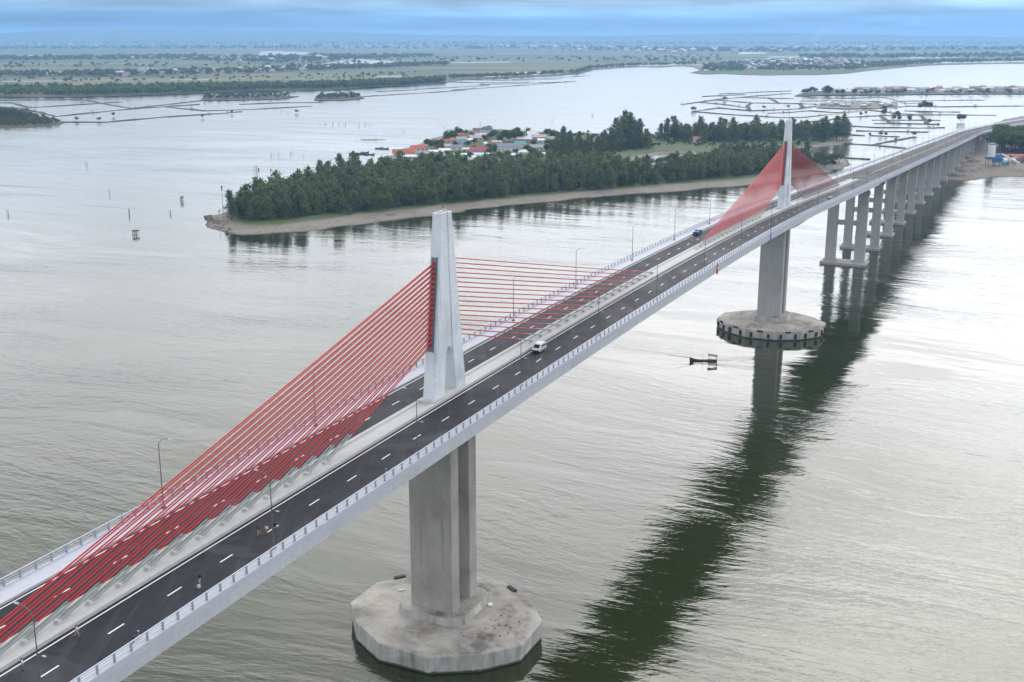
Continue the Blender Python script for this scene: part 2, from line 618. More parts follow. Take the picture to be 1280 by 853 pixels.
ISLAND = [(254, 273), (258, 281), (275, 290), (300, 294), (360, 290), (420, 284), (500, 275), (560, 267), (640, 257), (720, 249),
          (800, 242), (880, 236), (950, 230), (1000, 222), (1040, 214), (1062, 206), (1052, 197), (1035, 189), (1060, 181), (1068, 174),
          (1050, 167), (1000, 166), (940, 166), (880, 166), (830, 168), (780, 168), (730, 167), (690, 165), (650, 163), (600, 161),
          (560, 166), (540, 176), (510, 186), (488, 196), (470, 207), (430, 221), (380, 233), (330, 247), (292, 263), (270, 267)]
POND = [(792, 205), (800, 197), (825, 193), (862, 192), (866, 199), (840, 205), (815, 208)]
COVE = [(985, 192), (1000, 186), (1045, 182), (1080, 182), (1080, 194), (1030, 195)]
tag(terrain('island_terrain', ISLAND, 4.0, 0.085, 1.9, 'island_ground', 6.0, [POND, COVE], 3),
    'low sandy island with a beach and grass clearings', 'island')

BANK = [(1166, 225), (1180, 225), (1203, 226), (1222, 225), (1248, 220.5), (1290, 221), (1340, 224), (1420, 228), (1600, 236), (1700, 160), (1500, 138),
        (1330, 140), (1262, 147), (1236, 158), (1218, 170), (1202, 184), (1186, 200), (1172, 214)]
tag(terrain('bank_terrain', BANK, 7.0, 0.09, 2.4, 'bank_earth', 8.0, (), 8), 'sandy river bank under the far end of the bridge', 'river bank')

ISLET = [(-60, 138), (0, 137), (30, 138), (62, 147), (82, 154), (70, 158), (30, 160), (-60, 163)]
terrain('islet_terrain', ISLET, 8.0, 0.08, 1.6, 'dyke_earth', 8.0, (), 12)


def sheet(name, pix, z, material, kind='structure', dist=None):
    pts = [ground(*q) for q in pix]
    me = bpy.data.meshes.new(name)
    me.from_pydata([(q.x, q.y, z) for q in pts], [], [tuple(range(len(pts)))])
    me.materials.append(M(material))
    import bmesh
    bm = bmesh.new()
    bm.from_mesh(me)
    bmesh.ops.triangulate(bm, faces=bm.faces[:], ngon_method='EAR_CLIP')
    bmesh.ops.recalc_face_normals(bm, faces=bm.faces[:])
    for f in bm.faces:
        if f.normal.z < 0:
            f.normal_flip()
    bm.to_mesh(me)
    bm.free()
    o = obj(name, me)
    tag(o, kind=kind)
    return o


COAST = [(-120, 122), (0, 121.6), (60, 122), (114, 121.4), (170, 120), (235, 117.5), (300, 115.6), (380, 113.5), (430, 112), (465, 109.6), (510, 107.5), (545, 105.5),
         (562, 103), (575, 100.5), (600, 99), (633, 97.7), (660, 96.6), (690, 95.6), (715, 93.4), (731, 91.0), (738, 88.6), (748, 87.0), (775, 85.4), (800, 84.2),
         (828, 84.6), (850, 83.0), (868, 84.6), (875, 88.5), (862, 91.5), (880, 93.4), (905, 92.5), (928, 94), (960, 94.6), (990, 94.0), (1021, 94), (1060, 92),
         (1093, 88), (1130, 84.6), (1161, 82), (1220, 80.6), (1280, 80), (1420, 79)]
sheet('far_plain', COAST + [(1500, 49.6), (-220, 49.6)], 0.8, 'far_fields')
for nm, pix in (('far_river', [(-60, 95.5), (0, 94.2), (60, 93.6), (120, 92.2), (186, 90), (180, 88.6), (110, 89.6), (40, 90.6), (-60, 91.5)]),
                ('far_river', [(392, 83.6), (420, 82.6), (452, 82), (480, 80.6), (503, 77.6), (470, 76), (440, 73.4), (424, 73.2), (424, 77), (402, 80.6)]),
                ('far_pond', [(322, 69.6), (340, 71), (372, 71.2), (388, 69), (386, 65.8), (350, 64.6), (326, 64.2)]),
                ('far_pond', [(908, 67), (930, 68), (960, 67.4), (955, 66.2), (925, 65.9)]),
                ('far_pond', [(798, 83.6), (850, 82.2), (880, 82.4), (878, 81.6), (840, 81.2), (800, 82.2)]),
                ('far_pond', [(880, 89.4), (905, 88.6), (925, 86.4), (922, 84.4), (890, 83.4), (878, 84.6)]),
                ('far_pond', [(-30, 103.6), (40, 103), (90, 102.6), (88, 101.8), (30, 102), (-30, 102.6)]),
                ('far_pond', [(210, 101.4), (260, 100.8), (262, 99.8), (214, 100.4)]), ('far_pond', [(470, 97.4), (505, 96.6), (500, 95.4), (472, 96.2)]),
                ('far_pond', [(640, 92.6), (690, 91.4), (694, 90.2), (645, 91.2)]), ('far_pond', [(650, 95), (700, 93.6), (702, 92.8), (655, 94)]),
                ('far_pond', [(745, 84), (792, 83.2), (790, 82.2), (748, 82.8)]), ('far_pond', [(960, 72.4), (1010, 72), (1008, 71.2), (962, 71.4)]),
                ('far_pond', [(1120, 73.6), (1200, 72.6), (1196, 71.6), (1124, 72.4)]), ('far_pond', [(560, 79.6), (640, 78.8), (636, 78), (562, 78.6)]),
                ('far_pond', [(528, 102), (545, 101.4), (541, 98.2), (530, 98.6)]),
                ('far_pond', [(605, 97.4), (632, 96.6), (628, 95.6), (604, 96)]),
                ('far_pond', [(1085, 81.2), (1160, 80), (1280, 78.2), (1280, 77.2), (1150, 78.2), (1085, 80)])):
    sheet(nm, pix, 1.3, 'pond_water')

# pond dykes: low banks of earth between the flooded ponds
DYKES = [[(0, 126), (92, 125), (101, 125.4)], [(14, 129), (37, 135), (104, 131), (150, 128)], [(101, 125), (130, 130), (165, 136)],
         [(0, 134), (28, 136), (70, 146), (110, 142), (165, 136.4), (249, 131)], [(77, 153), (134, 153), (201, 147), (279, 142), (300, 140)],
         [(165, 136), (210, 131), (255, 126)], [(208, 134), (255, 139), (319, 137), (390, 133)], [(0, 129), (14, 129)], [(255, 126), (330, 124), (372, 121)],
         [(455, 121), (490, 119), (540, 116), (580, 113)], [(560, 103), (620, 104), (660, 103)], [(590, 100), (640, 101), (700, 99)], [(565, 113), (640, 108), (720, 102)],
         [(852, 131), (900, 124.5), (950, 120), (989, 117.2)], [(867, 140), (917, 144), (971, 147), (1007, 147), (1032, 144)],
         [(867, 139.6), (897, 135.4), (938, 139), (1000, 136.6), (1020, 133)], [(897, 125.4), (938, 129), (1000, 130), (1021, 131)],
         [(928, 122.4), (960, 123), (992, 123.6)], [(1048, 147.5), (1100, 145), (1180, 144), (1245, 144.6)], [(1092, 155), (1130, 155), (1175, 156)],
         [(1107, 122), (1122, 127), (1132, 130), (1165, 128)], [(1032, 144), (1060, 141), (1090, 137), (1130, 133.6)], [(1059, 169), (1081, 170)], [(1087, 170), (1110, 171), (1125, 171.4)],
         [(1055, 180), (1090, 182), (1142, 171.6)], [(1090, 182), (1131, 186)], [(1055, 198), (1087, 199.6)], [(1130, 139), (1160, 140), (1200, 140.6)],
         [(1000, 126.6), (1060, 126.6), (1100, 127.4)], [(1090, 150.6), (1140, 150.6), (1175, 150.8)], [(1048, 147.5), (1035, 150.5), (1012, 152.6)],
         [(870, 128), (905, 131), (930, 134.6)], [(938, 129), (934, 134), (938, 139)], [(1000, 130), (1004, 134), (1000, 136.6)], [(960, 123), (968, 126), (974, 129.6)], [(1010, 122.6), (1060, 123.4), (1107, 122)],
         [(1122, 127), (1180, 126), (1230, 125.4)], [(1132, 133), (1180, 134), (1230, 133.4), (1280, 133)], [(1086, 138), (1120, 142), (1150, 144.4)], [(1100, 145), (1108, 150), (1112, 155)], [(1150, 144.4), (1156, 150), (1160, 155.6)],
         [(1060, 158), (1100, 160), (1150, 160.6), (1180, 160)], [(1070, 164), (1110, 165), (1160, 165.6)], [(900, 118), (950, 115.6), (990, 114)], [(880, 121), (930, 118.6)], [(1012, 139), (1040, 141), (1060, 141)], [(960, 142), (985, 141), (1012, 139)],
         [(600, 106), (650, 104.6), (700, 103)], [(640, 100), (700, 97.6), (735, 95)], [(520, 112), (560, 110), (610, 107)], [(300, 131), (350, 129), (400, 128.6)], [(470, 115), (520, 112.6)]]
for k, dk in enumerate(DYKES):
    pts = []
    for a, b in zip(dk[:-1], dk[1:]):
        A, B = ground(*a), ground(*b)
        n = max(2, int((B - A).length / 22))
        for i in range(n):
            pts.append(A.lerp(B, i / n))
    pts.append(ground(*dk[-1]))
    rings = []
    for i, q in enumerate(pts):
        dr = (pts[min(i + 1, len(pts) - 1)] - pts[max(i - 1, 0)]).normalized()
        nr = Vector((dr.y, -dr.x, 0))
        w = R.uniform(0.7, 2.0) * (1.0 if q.y < 1500 else 1.4)
        hgt = R.uniform(0.45, 1.0)
        q = q + nr * R.uniform(-1.2, 1.2)
        rings.append([q + nr * (w + 1.6) + Vector((0, 0, -0.3)), q + nr * w + Vector((0, 0, hgt)), q - nr * w + Vector((0, 0, hgt)), q - nr * (w + 1.6) + Vector((0, 0, -0.3))])
    MBk = MB().loft(rings)
    tag(MBk.build('pond_dyke', 'dyke_pale' if k in (20, 21) else 'dyke_earth'), kind='structure')
# the flat strip with the lagoon-side village, the hut strip and two mangrove strips
for nm, pix, z in (('village_strip', [(992, 121), (1040, 120), (1100, 119.6), (1150, 119), (1215, 118.4), (1280, 118.4), (1420, 118), (1420, 110), (1280, 110.6), (1200, 111), (1100, 112.4), (1050, 113), (1020, 115), (1000, 118)], 1.0),
                   ('hut_strip', [(1020, 135.5), (1060, 137), (1100, 136), (1122, 131.6), (1110, 129), (1060, 128.6), (1026, 129.6)], 0.9),
                   ('mangrove_strip', [(250, 126.4), (300, 126), (352, 124.4), (371, 121.6), (340, 118.6), (290, 119), (255, 121)], 0.7),
                   ('mangrove_strip', [(392, 126), (430, 126.4), (456, 123.6), (450, 119.6), (420, 118.8), (396, 120)], 0.7),
                   ('shoal_strip', [(1150, 131.5), (1164, 131.5), (1166, 128.5), (1152, 128.5)], 0.9)):
    sheet(nm, pix, z, 'island_ground' if 'hut' in nm else 'dyke_earth')

# far hills along the horizon
rings = []
for i in range(240):
    a = math.radians(-42 + i * 84 / 239)
    rr = 17500
    t_ = (-42 + i * 84 / 239 + 24.9) / 12
    prof = 130 + 170 * vnoise(np.array([i * 1.0]), np.array([3.0]), 22, 4)[0] + 70 * vnoise(np.array([i * 1.0]), np.array([9.0]), 6, 5)[0]
    prof = min(195, 0.62 * prof * (0.62 + 0.5 * math.exp(-((i - 78) / 34.0) ** 2) + 0.2 * math.exp(-((i - 150) / 25.0) ** 2)))
    x, y = math.sin(a), math.cos(a)
    rings.append([(x * (rr - 2500), y * (rr - 2500), 0.5), (x * (rr - 800), y * (rr - 800), prof * 0.7), (x * rr, y * rr, prof), (x * (rr + 1500), y * (rr + 1500), 0.5)])
tag(MB().loft(rings, cap=False, close=False).build('hills', 'hill_green', smooth=True), kind='structure')
# ---------------------------------------------------------------- the bridge, in its own axes: x across, y along, z up
AZ = 0.447211
CUR0, CURR = 1060.0, 1330.0
ZT = [(430, 39.48), (496, 36.83), (563, 34.25), (629, 31.74), (696, 29.28), (762, 26.84), (828, 24.42), (895, 22.0), (961, 19.6), (1028, 17.2), (1094, 14.9),
      (1161, 12.9), (1230, 11.3), (1300, 10.1), (1383, 9.2), (1500, 8.8), (1800, 8.6)]


def zdeck(s):
    if s < 430:
        u = max(s, 20) / 95.0
        z = 95 * (0.40979124 + 0.01802975 * u + 0.00496023 * u * u - 0.00176481 * u ** 3 + 1.33526e-5 * u ** 4) - 1.837
        return z - (0.028 * (20 - s) if s < 20 else 0)
    return float(np.interp(s, [a for a, _ in ZT], [b for _, b in ZT]))


def P(s, d, z):
    """point of the bridge: chainage s, offset d to the right, absolute height z"""
    if s <= CUR0:
        return Vector((d, s, z))
    a = (s - CUR0) / CURR
    return Vector((CURR - CURR * math.cos(a) + d * math.cos(a), CUR0 + CURR * math.sin(a) - d * math.sin(a), z))


S1, S2, SEND = 185.5, 410.0, 541.0
bridge = thing('cable_stayed_bridge', 'long concrete cable-stayed bridge with two white pylons and red stay cables', 'bridge', (-90.348, 0, 0), -AZ)
stations = [-140, -100, -60, -30] + list(np.arange(-10, SEND, 9.5)) + [SEND]
far_st = list(np.arange(SEND, 1621, 20))


def sweep(name, prof, sts, material, parent=bridge, smooth=False):
    """prof(s) -> list of (d, height above the road); closed section"""
    rings = [[P(s, d, zdeck(s) + h) for d, h in prof(s)] for s in sts]
    rings = [r[::-1] for r in rings]
    return MB().loft(rings).build(name, material, parent, smooth=smooth)


def depth(s):
    return 3.2 + 2.6 * math.exp(-((s - S1) / 30.0) ** 2) + 2.6 * math.exp(-((s - S2) / 30.0) ** 2)


KR, KL = 8.75, -7.9        # kerb faces right and left
ER, EL = 10.45, -10.55     # outer edges
sweep('deck_girder', lambda s: [(EL, -0.02), (ER, -0.02), (ER, -1.55), (ER - 0.35, -1.75), (5.6, -2.1), (4.4, -depth(s)), (-4.4, -depth(s)), (-5.6, -2.1), (EL + 0.35, -1.75), (EL, -1.55)],
      stations, 'deck_concrete')
sweep('deck_girder', lambda s: [(EL, -0.02), (ER, -0.02), (ER, -0.9), (ER - 0.3, -1.05), (8.2, -1.1), (8.0, -2.5), (-8.0, -2.5), (-8.2, -1.1), (EL + 0.3, -1.05), (EL, -0.9)],
      [SEND + 0.06] + far_st[1:], 'deck_concrete')
sweep('asphalt_surface', lambda s: [(KL - 0.1, 0.0), (1.0 if s <= SEND else 0, 0.0), (KR + 0.1, 0.0), (KR + 0.1, -0.015), (KL - 0.1, -0.015)], stations + far_st[1:], 'asphalt')
sweep('sidewalk', lambda s: [(KR, -0.01), (KR, 0.28), (KR + 0.05, 0.30), (9.95, 0.32), (9.97, 0.44), (ER + 0.03, 0.44), (ER + 0.03, -0.30), (ER - 0.1, -0.30)], stations + far_st[1:], 'walk_concrete')
sweep('sidewalk', lambda s: [(EL + 0.1, -0.30), (EL - 0.03, -0.30), (EL - 0.03, 0.44), (-10.07, 0.44), (-10.05, 0.32), (KL - 0.05, 0.30), (KL, 0.28), (KL, -0.01)], stations + far_st[1:], 'walk_concrete')
med_st = [s for s in stations if s < 548]
sweep('median_strip', lambda s: [(-1.7, 0.004), (-1.7, 0.40), (-1.62, 0.45), (-1.05, 0.45), (-1.0, 0.22), (0.9, 0.22), (0.95, 0.45), (1.62, 0.45), (1.7, 0.40), (1.7, 0.004)], med_st, 'median_concrete')


def strip(name, d, w, s0, s1, material, dz=0.005, step=9.5):
    n = max(1, int((s1 - s0) / step))
    sts = [s0 + (s1 - s0) * i / n for i in range(n + 1)]
    mb = MB()
    vs_ = []
    for s in sts:
        vs_ += [P(s, d - w / 2, zdeck(s) + dz), P(s, d + w / 2, zdeck(s) + dz)]
    mb.add(vs_, [(2 * i, 2 * i + 1, 2 * i + 3, 2 * i + 2) for i in range(n)])
    return mb.build(name, material, bridge)


strip('edge_line', 2.2, 0.17, -140, SEND, 'line_white')
strip('edge_line', -7.55, 0.17, -140, SEND, 'line_white')
strip('centre_line', 0.12, 0.28, 585, 1600, 'line_yellow', step=20)
strip('edge_line', 8.3, 0.15, SEND + 4, 1600, 'line_white', step=20)
strip('edge_line', -7.55, 0.15, SEND + 4, 1600, 'line_white', step=20)
dash = MB().add([(-0.085, 0, 0), (0.085, 0, 0), (0.085, 2.05, 0), (-0.085, 2.05, 0)], [(0, 1, 2, 3)]).mesh('lane_dash', 'line_white')


def slope(s):
    return math.atan((zdeck(s + 1) - zdeck(s - 1)) / 2)


for d in (5.52, -4.55):
    for k in range(-1, 57):
        s = 78.6 + 8.0 * k + (0 if d > 0 else 3.1)
        if s < SEND - 3:
            obj('lane_dash', dash, bridge, (d, s, zdeck(s) + 0.008), (slope(s), 0, 0))
for s in (SEND, 66.0):      # expansion joints
    MB().box((0.4, s, zdeck(s) + 0.03), (16.6, 0.55, 0.05)).build('expansion_joint', 'walk_concrete', bridge)

# railings: 300 posts one by one (the nearest on both sides), the remaining ones as one run
post = MB().box((0, 0, 0.46), (0.15, 0.19, 0.92)).box((0.04, 0, 0.2), (0.22, 0.13, 0.40), 0, 0, 0.6).mesh('railing_post', 'post_paint')
SP = 2.05
rail_st = stations + far_st[1:]
for d, nm in ((10.22, 'right'), (-10.32, 'left')):
    rl = sweep('railing', lambda s: [(d - 0.06, 1.24), (d + 0.06, 1.24), (d + 0.06, 1.35), (d - 0.06, 1.35)], rail_st, 'rail_paint')
    for hz_ in (0.70, 0.98):
        sweep('rail', lambda s: [(d - 0.035, hz_), (d + 0.035, hz_), (d + 0.035, hz_ + 0.06), (d - 0.035, hz_ + 0.06)], rail_st, 'rail_paint', rl)
    run = MB()
    k0 = int(92 / SP)
    for k in range(int(-20 / SP), int(1100 / SP)):
        s = k * SP
        if k0 <= k < k0 + 150:
            obj('railing_post', post, rl, (d, s, zdeck(s) + 0.42))
        else:
            q = P(s, d, zdeck(s) + 0.88)
            run.box(q, (0.15, 0.19, 0.92))
    tag(run.build('railing_post_run', 'post_paint', rl), kind='stuff')

# pylons: two tapering legs along the bridge, joined by a recessed panel above the opening
def pylon(s0):
    zb = zdeck(s0) + 0.2
    zt = zdeck(s0) + 27.6
    hl = lambda z: 5.0 + (1.55 - 5.0) * (z - zb) / (zt - zb)       # half length along the bridge
    hw = lambda z: 1.02 + (0.78 - 1.02) * (z - zb) / (zt - zb)      # half width across
    zo = zb + 7.4                                                   # top of the opening
    leg = 3.05

    def ring(z, y0, y1, w, ch=0.16):
        return [(-w, y0 + ch, z), (-w + ch, y0, z), (w - ch, y0, z), (w, y0 + ch, z), (w, y1, z), (-w, y1, z)]
    root = MB()
    zs = [zb - 0.3, zb + 3, zo, zb + 14, zb + 20, zt]
    inner = lambda z: max(0.35, hl(z) - leg) if z <= zo else max(0.35, (hl(zo) - leg) * (hl(z) - 0.9) / (hl(zo) - 0.9))
    near = [ring(z, -hl(z), -inner(z), hw(z)) for z in zs]
    farl = [[(-a, -b, c) for a, b, c in ring(z, -hl(z), -inner(z), hw(z))] for z in zs]
    root.loft(near).loft(farl)
    pan = []
    for z in (zo - 0.6, zo, zb + 14, zb + 20, zt - 0.004):
        w, y = hw(z) - 0.14, inner(z) + 0.02
        pan.append([(-w, -y, z), (w, -y, z), (w, y, z), (-w, y, z)])
    y = hl(zo) - leg
    pan[0] = [(-0.9, -y - 0.02, zo - 0.9), (0.9, -y - 0.02, zo - 0.9), (0.9, y + 0.02, zo - 0.9), (-0.9, y + 0.02, zo - 0.9)]
    o = root.build('pylon', 'pylon_concrete', bridge, (0, s0, 0))
    # haunched head of the opening
    w = hw(zo) - 0.14
    hb = MB()
    arch = [(-y - 0.02, zo + 0.1), (-y - 0.02, zo - 1.0), (-y + 0.7, zo - 0.1), (y - 0.7, zo - 0.1), (y + 0.02, zo - 1.0), (y + 0.02, zo + 0.1)]
    hb.loft([[(-w, a, b) for a, b in arch], [(w, a, b) for a, b in arch]])
    pm = MB().loft(pan[1:])
    pm.build('infill_panel', 'pylon_concrete', o)
    hb.build('opening_head', 'pylon_concrete', o)
    MB().box((0, 0, zb + 0.10), (2.9, 11.6, 0.46)).build('plinth', 'median_concrete', o)
    MB().box((0, 0, zt + 0.09), (0.9, 1.9, 0.18)).box((0.1, 0.3, zt + 0.3), (0.35, 0.35, 0.3)).build('roof_hatch', 'median_concrete', o)
    MB().tube((0, 0.3, zt), (0, 0.3, zt + 3.6), 0.05, 0.03, 6).tube((0, 0.3, zt), (0, 0.3, zt + 1.0), 0.09, 0.09, 6).build('lightning_rod', 'pole_steel', o)
    for sg in (-1, 1):
        z0, z1 = zdeck(s0) + 7.6, zdeck(s0) + 21.3
        rc = []
        for z in (z0, z1):
            y = sg * (hl(z) + 0.012)
            rc.append([(-0.40, y - 0.05, z), (0.40, y - 0.05, z), (0.40, y + 0.05, z), (-0.40, y + 0.05, z)])
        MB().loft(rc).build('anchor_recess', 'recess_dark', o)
        for x in (-0.45, 0.45):
            fr = []
            for z in (z0 - 0.1, z1 + 0.1):
                y = sg * (hl(z) + 0.03)
                fr.append([(x - 0.045, y - 0.1, z), (x + 0.045, y - 0.1, z), (x + 0.045, y + 0.1, z), (x - 0.045, y + 0.1, z)])
            MB().loft(fr).build('recess_frame', 'teal_steel', o)
        for i in range(17):
            for x in (-0.13, 0.13):
                z = zdeck(s0) + 8.55 + 0.745 * i
                y = sg * hl(z)
                a, b = Vector((x, y - sg * 0.1, z + 0.12)), Vector((x, y + sg * 0.45, z - 0.05))
                MB().tube(a, b, 0.12, 0.11, 8).build('anchor_head', 'cable_red', o)
    # stay cables in two close planes, each with a grey steel sleeve rising from the median
    for sg in (-1, 1):
        for i in range(17):
            sa = s0 + sg * (31.4 + 4.0 * i)
            MB().box((0, 0, 0.36), (0.7, 1.0, 0.30), 0, 0, 0.8).build('anchor_block', 'median_concrete', bridge, (0, sa, zdeck(sa)))
            zt_ = zdeck(s0) + 8.55 + 0.745 * i
            for x in (-1, 1):
                top = Vector((0.13 * x, s0 + sg * (hl(zt_) + 0.1), zt_))
                bot = Vector((0.21 * x, sa, zdeck(sa) + 0.45))
                d = (top - bot).normalized()
                cut = bot + d * (5.6 - 0.04 * i)
                # catenary sag is small: three straight pieces
                L = (top - cut).length
                mid1 = cut.lerp(top, 0.35) - Vector((0, 0, 0.0009 * L))
                mid2 = cut.lerp(top, 0.68) - Vector((0, 0, 0.0009 * L))
                c = MB().path([p - top for p in (cut, mid1, mid2, top)], 0.080, 8).build('stay_cable', 'cable_red', bridge, top)
                sl = MB().tube(bot - top, cut - top + d * 0.15, 0.115, 0.105, 8).tube(cut - top - d * 0.1, cut - top + d * 0.35, 0.13, 0.09, 8)
                sl.build('sleeve', 'sleeve_grey', c)
    return o


pylon(S1)
pylon(S2)

# piers of the pylons: twin walls on a stepped, many-sided pile cap
CAP12 = [(-13.4, -4.5), (-13.4, 4.5), (-9.4, 11.2), (-4.0, 15.6), (4.0, 15.6), (9.4, 11.2), (13.4, 4.5), (13.4, -4.5), (9.4, -11.2), (4.0, -15.6), (-4.0, -15.6), (-9.4, -11.2)]


def pylon_pier(s0, d0, ctop, fend):
    r = obj('pier', None, bridge, (d0, s0, 0))
    CAPC = [(a * (1.09 if fend else 1), b * (1.09 if fend else 1)) for a, b in CAP12]
    rings = []
    for k, z in ((0.985, -3.0), (0.985, 0.6), (1.0, ctop - 1.55), (0.985, ctop - 1.35), (0.74, ctop - 0.5), (0.45, ctop - 0.25)):
        jit = 0.0 if z < 1 else 0.16
        rings.append([(b * k + R.uniform(-jit, jit), a * k + R.uniform(-jit, jit), z + R.uniform(-jit, jit) * 0.6) for a, b in CAPC])
    MB().loft(rings).build('pile_cap', 'cap_concrete', r)
    ped = []
    for k, z in ((1.03, ctop - 0.6), (1.0, ctop + 0.9), (0.97, ctop + 1.0)):
        ped.append([(b * k, a * k, z) for a, b in ((-5.9, -4.0), (-5.9, 4.0), (-4.2, 5.9), (4.2, 5.9), (5.9, 4.0), (5.9, -4.0), (4.2, -5.9), (-4.2, -5.9))])
    MB().loft(ped).build('pedestal', 'cap_concrete', r)
    zt = zdeck(s0) - 5.0
    for y0, y1 in ((-4.25, -1.75), (1.65, 4.15)):
        prof = []
        for z in (ctop + 0.95, zt):
            k = 0.12
            prof.append([(-3.75, y0 + k, z), (-3.75 + k, y0, z), (3.75 - k, y0, z), (3.75, y0 + k, z), (3.75, y1 - k, z), (3.75 - k, y1, z), (-3.75 + k, y1, z), (-3.75, y1 - k, z)])
        MB().loft(prof).build('wall_column', 'pier_concrete' if fend == 0 else 'approach_concrete', r)
    MB().box((0, 0, zt + 0.6), (8.6, 10.4, 1.2)).build('head_block', 'deck_concrete', r)
    n = len(CAPC)
    if fend:
        for e in range(n):
            a, b = CAPC[e], CAPC[(e + 1) % n]
            ln = math.hypot(b[0] - a[0], b[1] - a[1])
            for u in ((0.22, 0.78) if ln > 6 else (0.5,)):
                y, x = a[0] + (b[0] - a[0]) * u, a[1] + (b[1] - a[1]) * u
                ang = math.atan2(b[0] - a[0], b[1] - a[1])
                MB().box((x * 1.005, y * 1.005, 1.35), (0.62, 0.5, 1.5), ang).build('rubber_fender', 'rubber_black', r)
            if e % 2 == 0 or ln > 8:
                y, x = (a[0] + b[0]) / 2, (a[1] + b[1]) / 2
                MB().box((x * 0.985, y * 0.985, ctop - 1.75), (1.9, 0.5, 0.55), ang).build('rubber_fender', 'rubber_black', r)
    else:
        for (x, y, ang) in ((-12.6, 6.9, 0.85), (6.6, 11.3, -0.5)):
            MB().box((x, y, ctop - 1.15), (2.0, 0.7, 0.5), ang).build('rubber_fender', 'rubber_black', r)
        for k in range(26):      # rubble left on the cap
            x, y = R.gauss(9.3, 2.0), R.gauss(-1.5, 2.6)
            MB().box((x, y, ctop - 0.42), (R.uniform(.12, .5), R.uniform(.12, .4), R.uniform(.1, .3)), R.uniform(0, 3), taper=0.7).build('rubble_stone', 'rubble', r)
        for x, y, w, l in ((-9.0, 1.5, .9, .3), (6.5, 3.3, .8, .8), (-2.8, 6.6, .5, .5)):
            MB().box((x, y, ctop - 0.25), (w, l, 0.25), 0.7).build('scrap_board', 'lamp_white', r)
    return r


pylon_pier(188.0, -2.0, 4.6, 0)
pylon_pier(409.5, -1.9, 4.4, 1)

# approach piers: two wall columns, a tie beam and a low pile cap
for k, s in enumerate([64.0, SEND - 4.0] + [578 + 41 * j for j in range(19)]):
    zt = zdeck(s) - (4.2 if s < SEND else 2.5)
    q = P(s, -0.9 if s < 900 else 0, 0)
    r = obj('pier', None, bridge, q, (0, 0, -max(0, (s - CUR0) / CURR)))
    onland = s > 838
    zb = 2.0 if onland else 1.05
    first = k < 2
    MB().box((0, 0, zb / 2 - 1.1), (18.6 if first else 17.2, 10.2 if first else 8.6, zb + 2.2)).box((0, 0, zb - 0.25), (18.9 if first else 17.5, 10.5 if first else 8.9, 0.45)).build('pile_cap', 'approach_concrete', r)
    for x in (-6.0, 6.0):
        w, l = (4.3, 2.3) if first else (3.7, 2.0)
        prof = []
        for z in (zb - 0.1, zt):
            prof.append([(x - w / 2, -l / 2 + .15, z), (x - w / 2 + .15, -l / 2, z), (x + w / 2 - .15, -l / 2, z), (x + w / 2, -l / 2 + .15, z), (x + w / 2, l / 2 - .15, z), (x + w / 2 - .15, l / 2, z), (x - w / 2 + .15, l / 2, z), (x - w / 2, l / 2 - .15, z)])
        MB().loft(prof).build('column', 'approach_concrete', r)
        MB().box((x, 0, zb + 0.3), (w + 0.9, l + 0.9, 0.8)).build('column_footing', 'approach_concrete', r)
    if zt > 12:
        MB().box((0, 0, zb + (zt - zb) * 0.55), (7.8, 1.5, 2.0)).build('tie_beam', 'approach_concrete', r)
    MB().box((0, 0, zt - 0.8), (16.9, 2.6, 1.6)).build('cap_beam', 'approach_concrete', r)

# bridge lamps on both parapets
def lamp_mesh():
    pole = MB().tube((0, 0, 0), (0, 0, 7.9), 0.075, 0.042, 8).box((0, 0, 0.12), (0.42, 0.42, 0.24)).mesh('pole', 'pole_steel')
    arm = MB().path([(0, 0, 7.8), (-0.35, 0, 8.35), (-0.9, 0, 8.62), (-1.55, 0, 8.7)], 0.032, 6).mesh('arm', 'pole_steel')
    head = MB().box((-1.75, 0, 8.69), (0.55, 0.22, 0.09), 0, 0, 0.8).mesh('lamp_head', 'lamp_grey')
    arm2 = MB().path([(0, 0, 4.25), (0.35, 0, 4.45), (0.62, 0, 4.48)], 0.025, 6).mesh('lower_arm', 'pole_steel')
    head2 = MB().box((0.74, 0, 4.46), (0.4, 0.18, 0.08), 0, 0, 0.8).mesh('lower_lamp_head', 'lamp_grey')
    return [('pole', pole), ('arm', arm), ('lamp_head', head), ('lower_arm', arm2), ('lower_lamp_head', head2)]


LM = lamp_mesh()


def to_world(v):
    ca, sa = math.cos(-AZ), math.sin(-AZ)
    return Vector((-90.348 + v.x * ca - v.y * sa, v.x * sa + v.y * ca, v.z))


LAMPS_R = [99.5, 131.0, 161.5, 193.0, 225.2, 257.0, 290.4, 322, 354, 386, 418, 450, 482, 514] + [548 + 34 * k for k in range(20)]
LAMPS_L = [102.5, 134.4, 164.8, 196.5, 228.4, 258.6, 293.0, 325, 357, 389, 421, 453, 485, 517] + [551 + 34 * k for k in range(20)]
for side, ss in ((1, LAMPS_R), (-1, LAMPS_L)):
    for s in ss:
        d = 9.15 if side > 0 else -9.05
        w = to_world(P(s, d, zdeck(s) + 0.335))
        hd = max(0, (s - CUR0) / CURR)
        if s < 545:
            lb, gr = (('tall thin bridge lamp on the sidewalk beside the outer parapet facing open water', 'lamps along one sidewalk') if side > 0 else
                      ('tall thin bridge lamp on the wider sidewalk facing the wooded island', 'lamps along the wider sidewalk'))
        else:
            lb, gr = 'thin lamp on the long approach viaduct beyond the cable-stayed spans', 'lamps on the approach viaduct'
        t_ = thing('bridge_lamp', lb, 'street lamp', w, -AZ - hd + (math.pi if side < 0 else 0), gr)
        for nm, me in LM:
            obj(nm, me, t_)
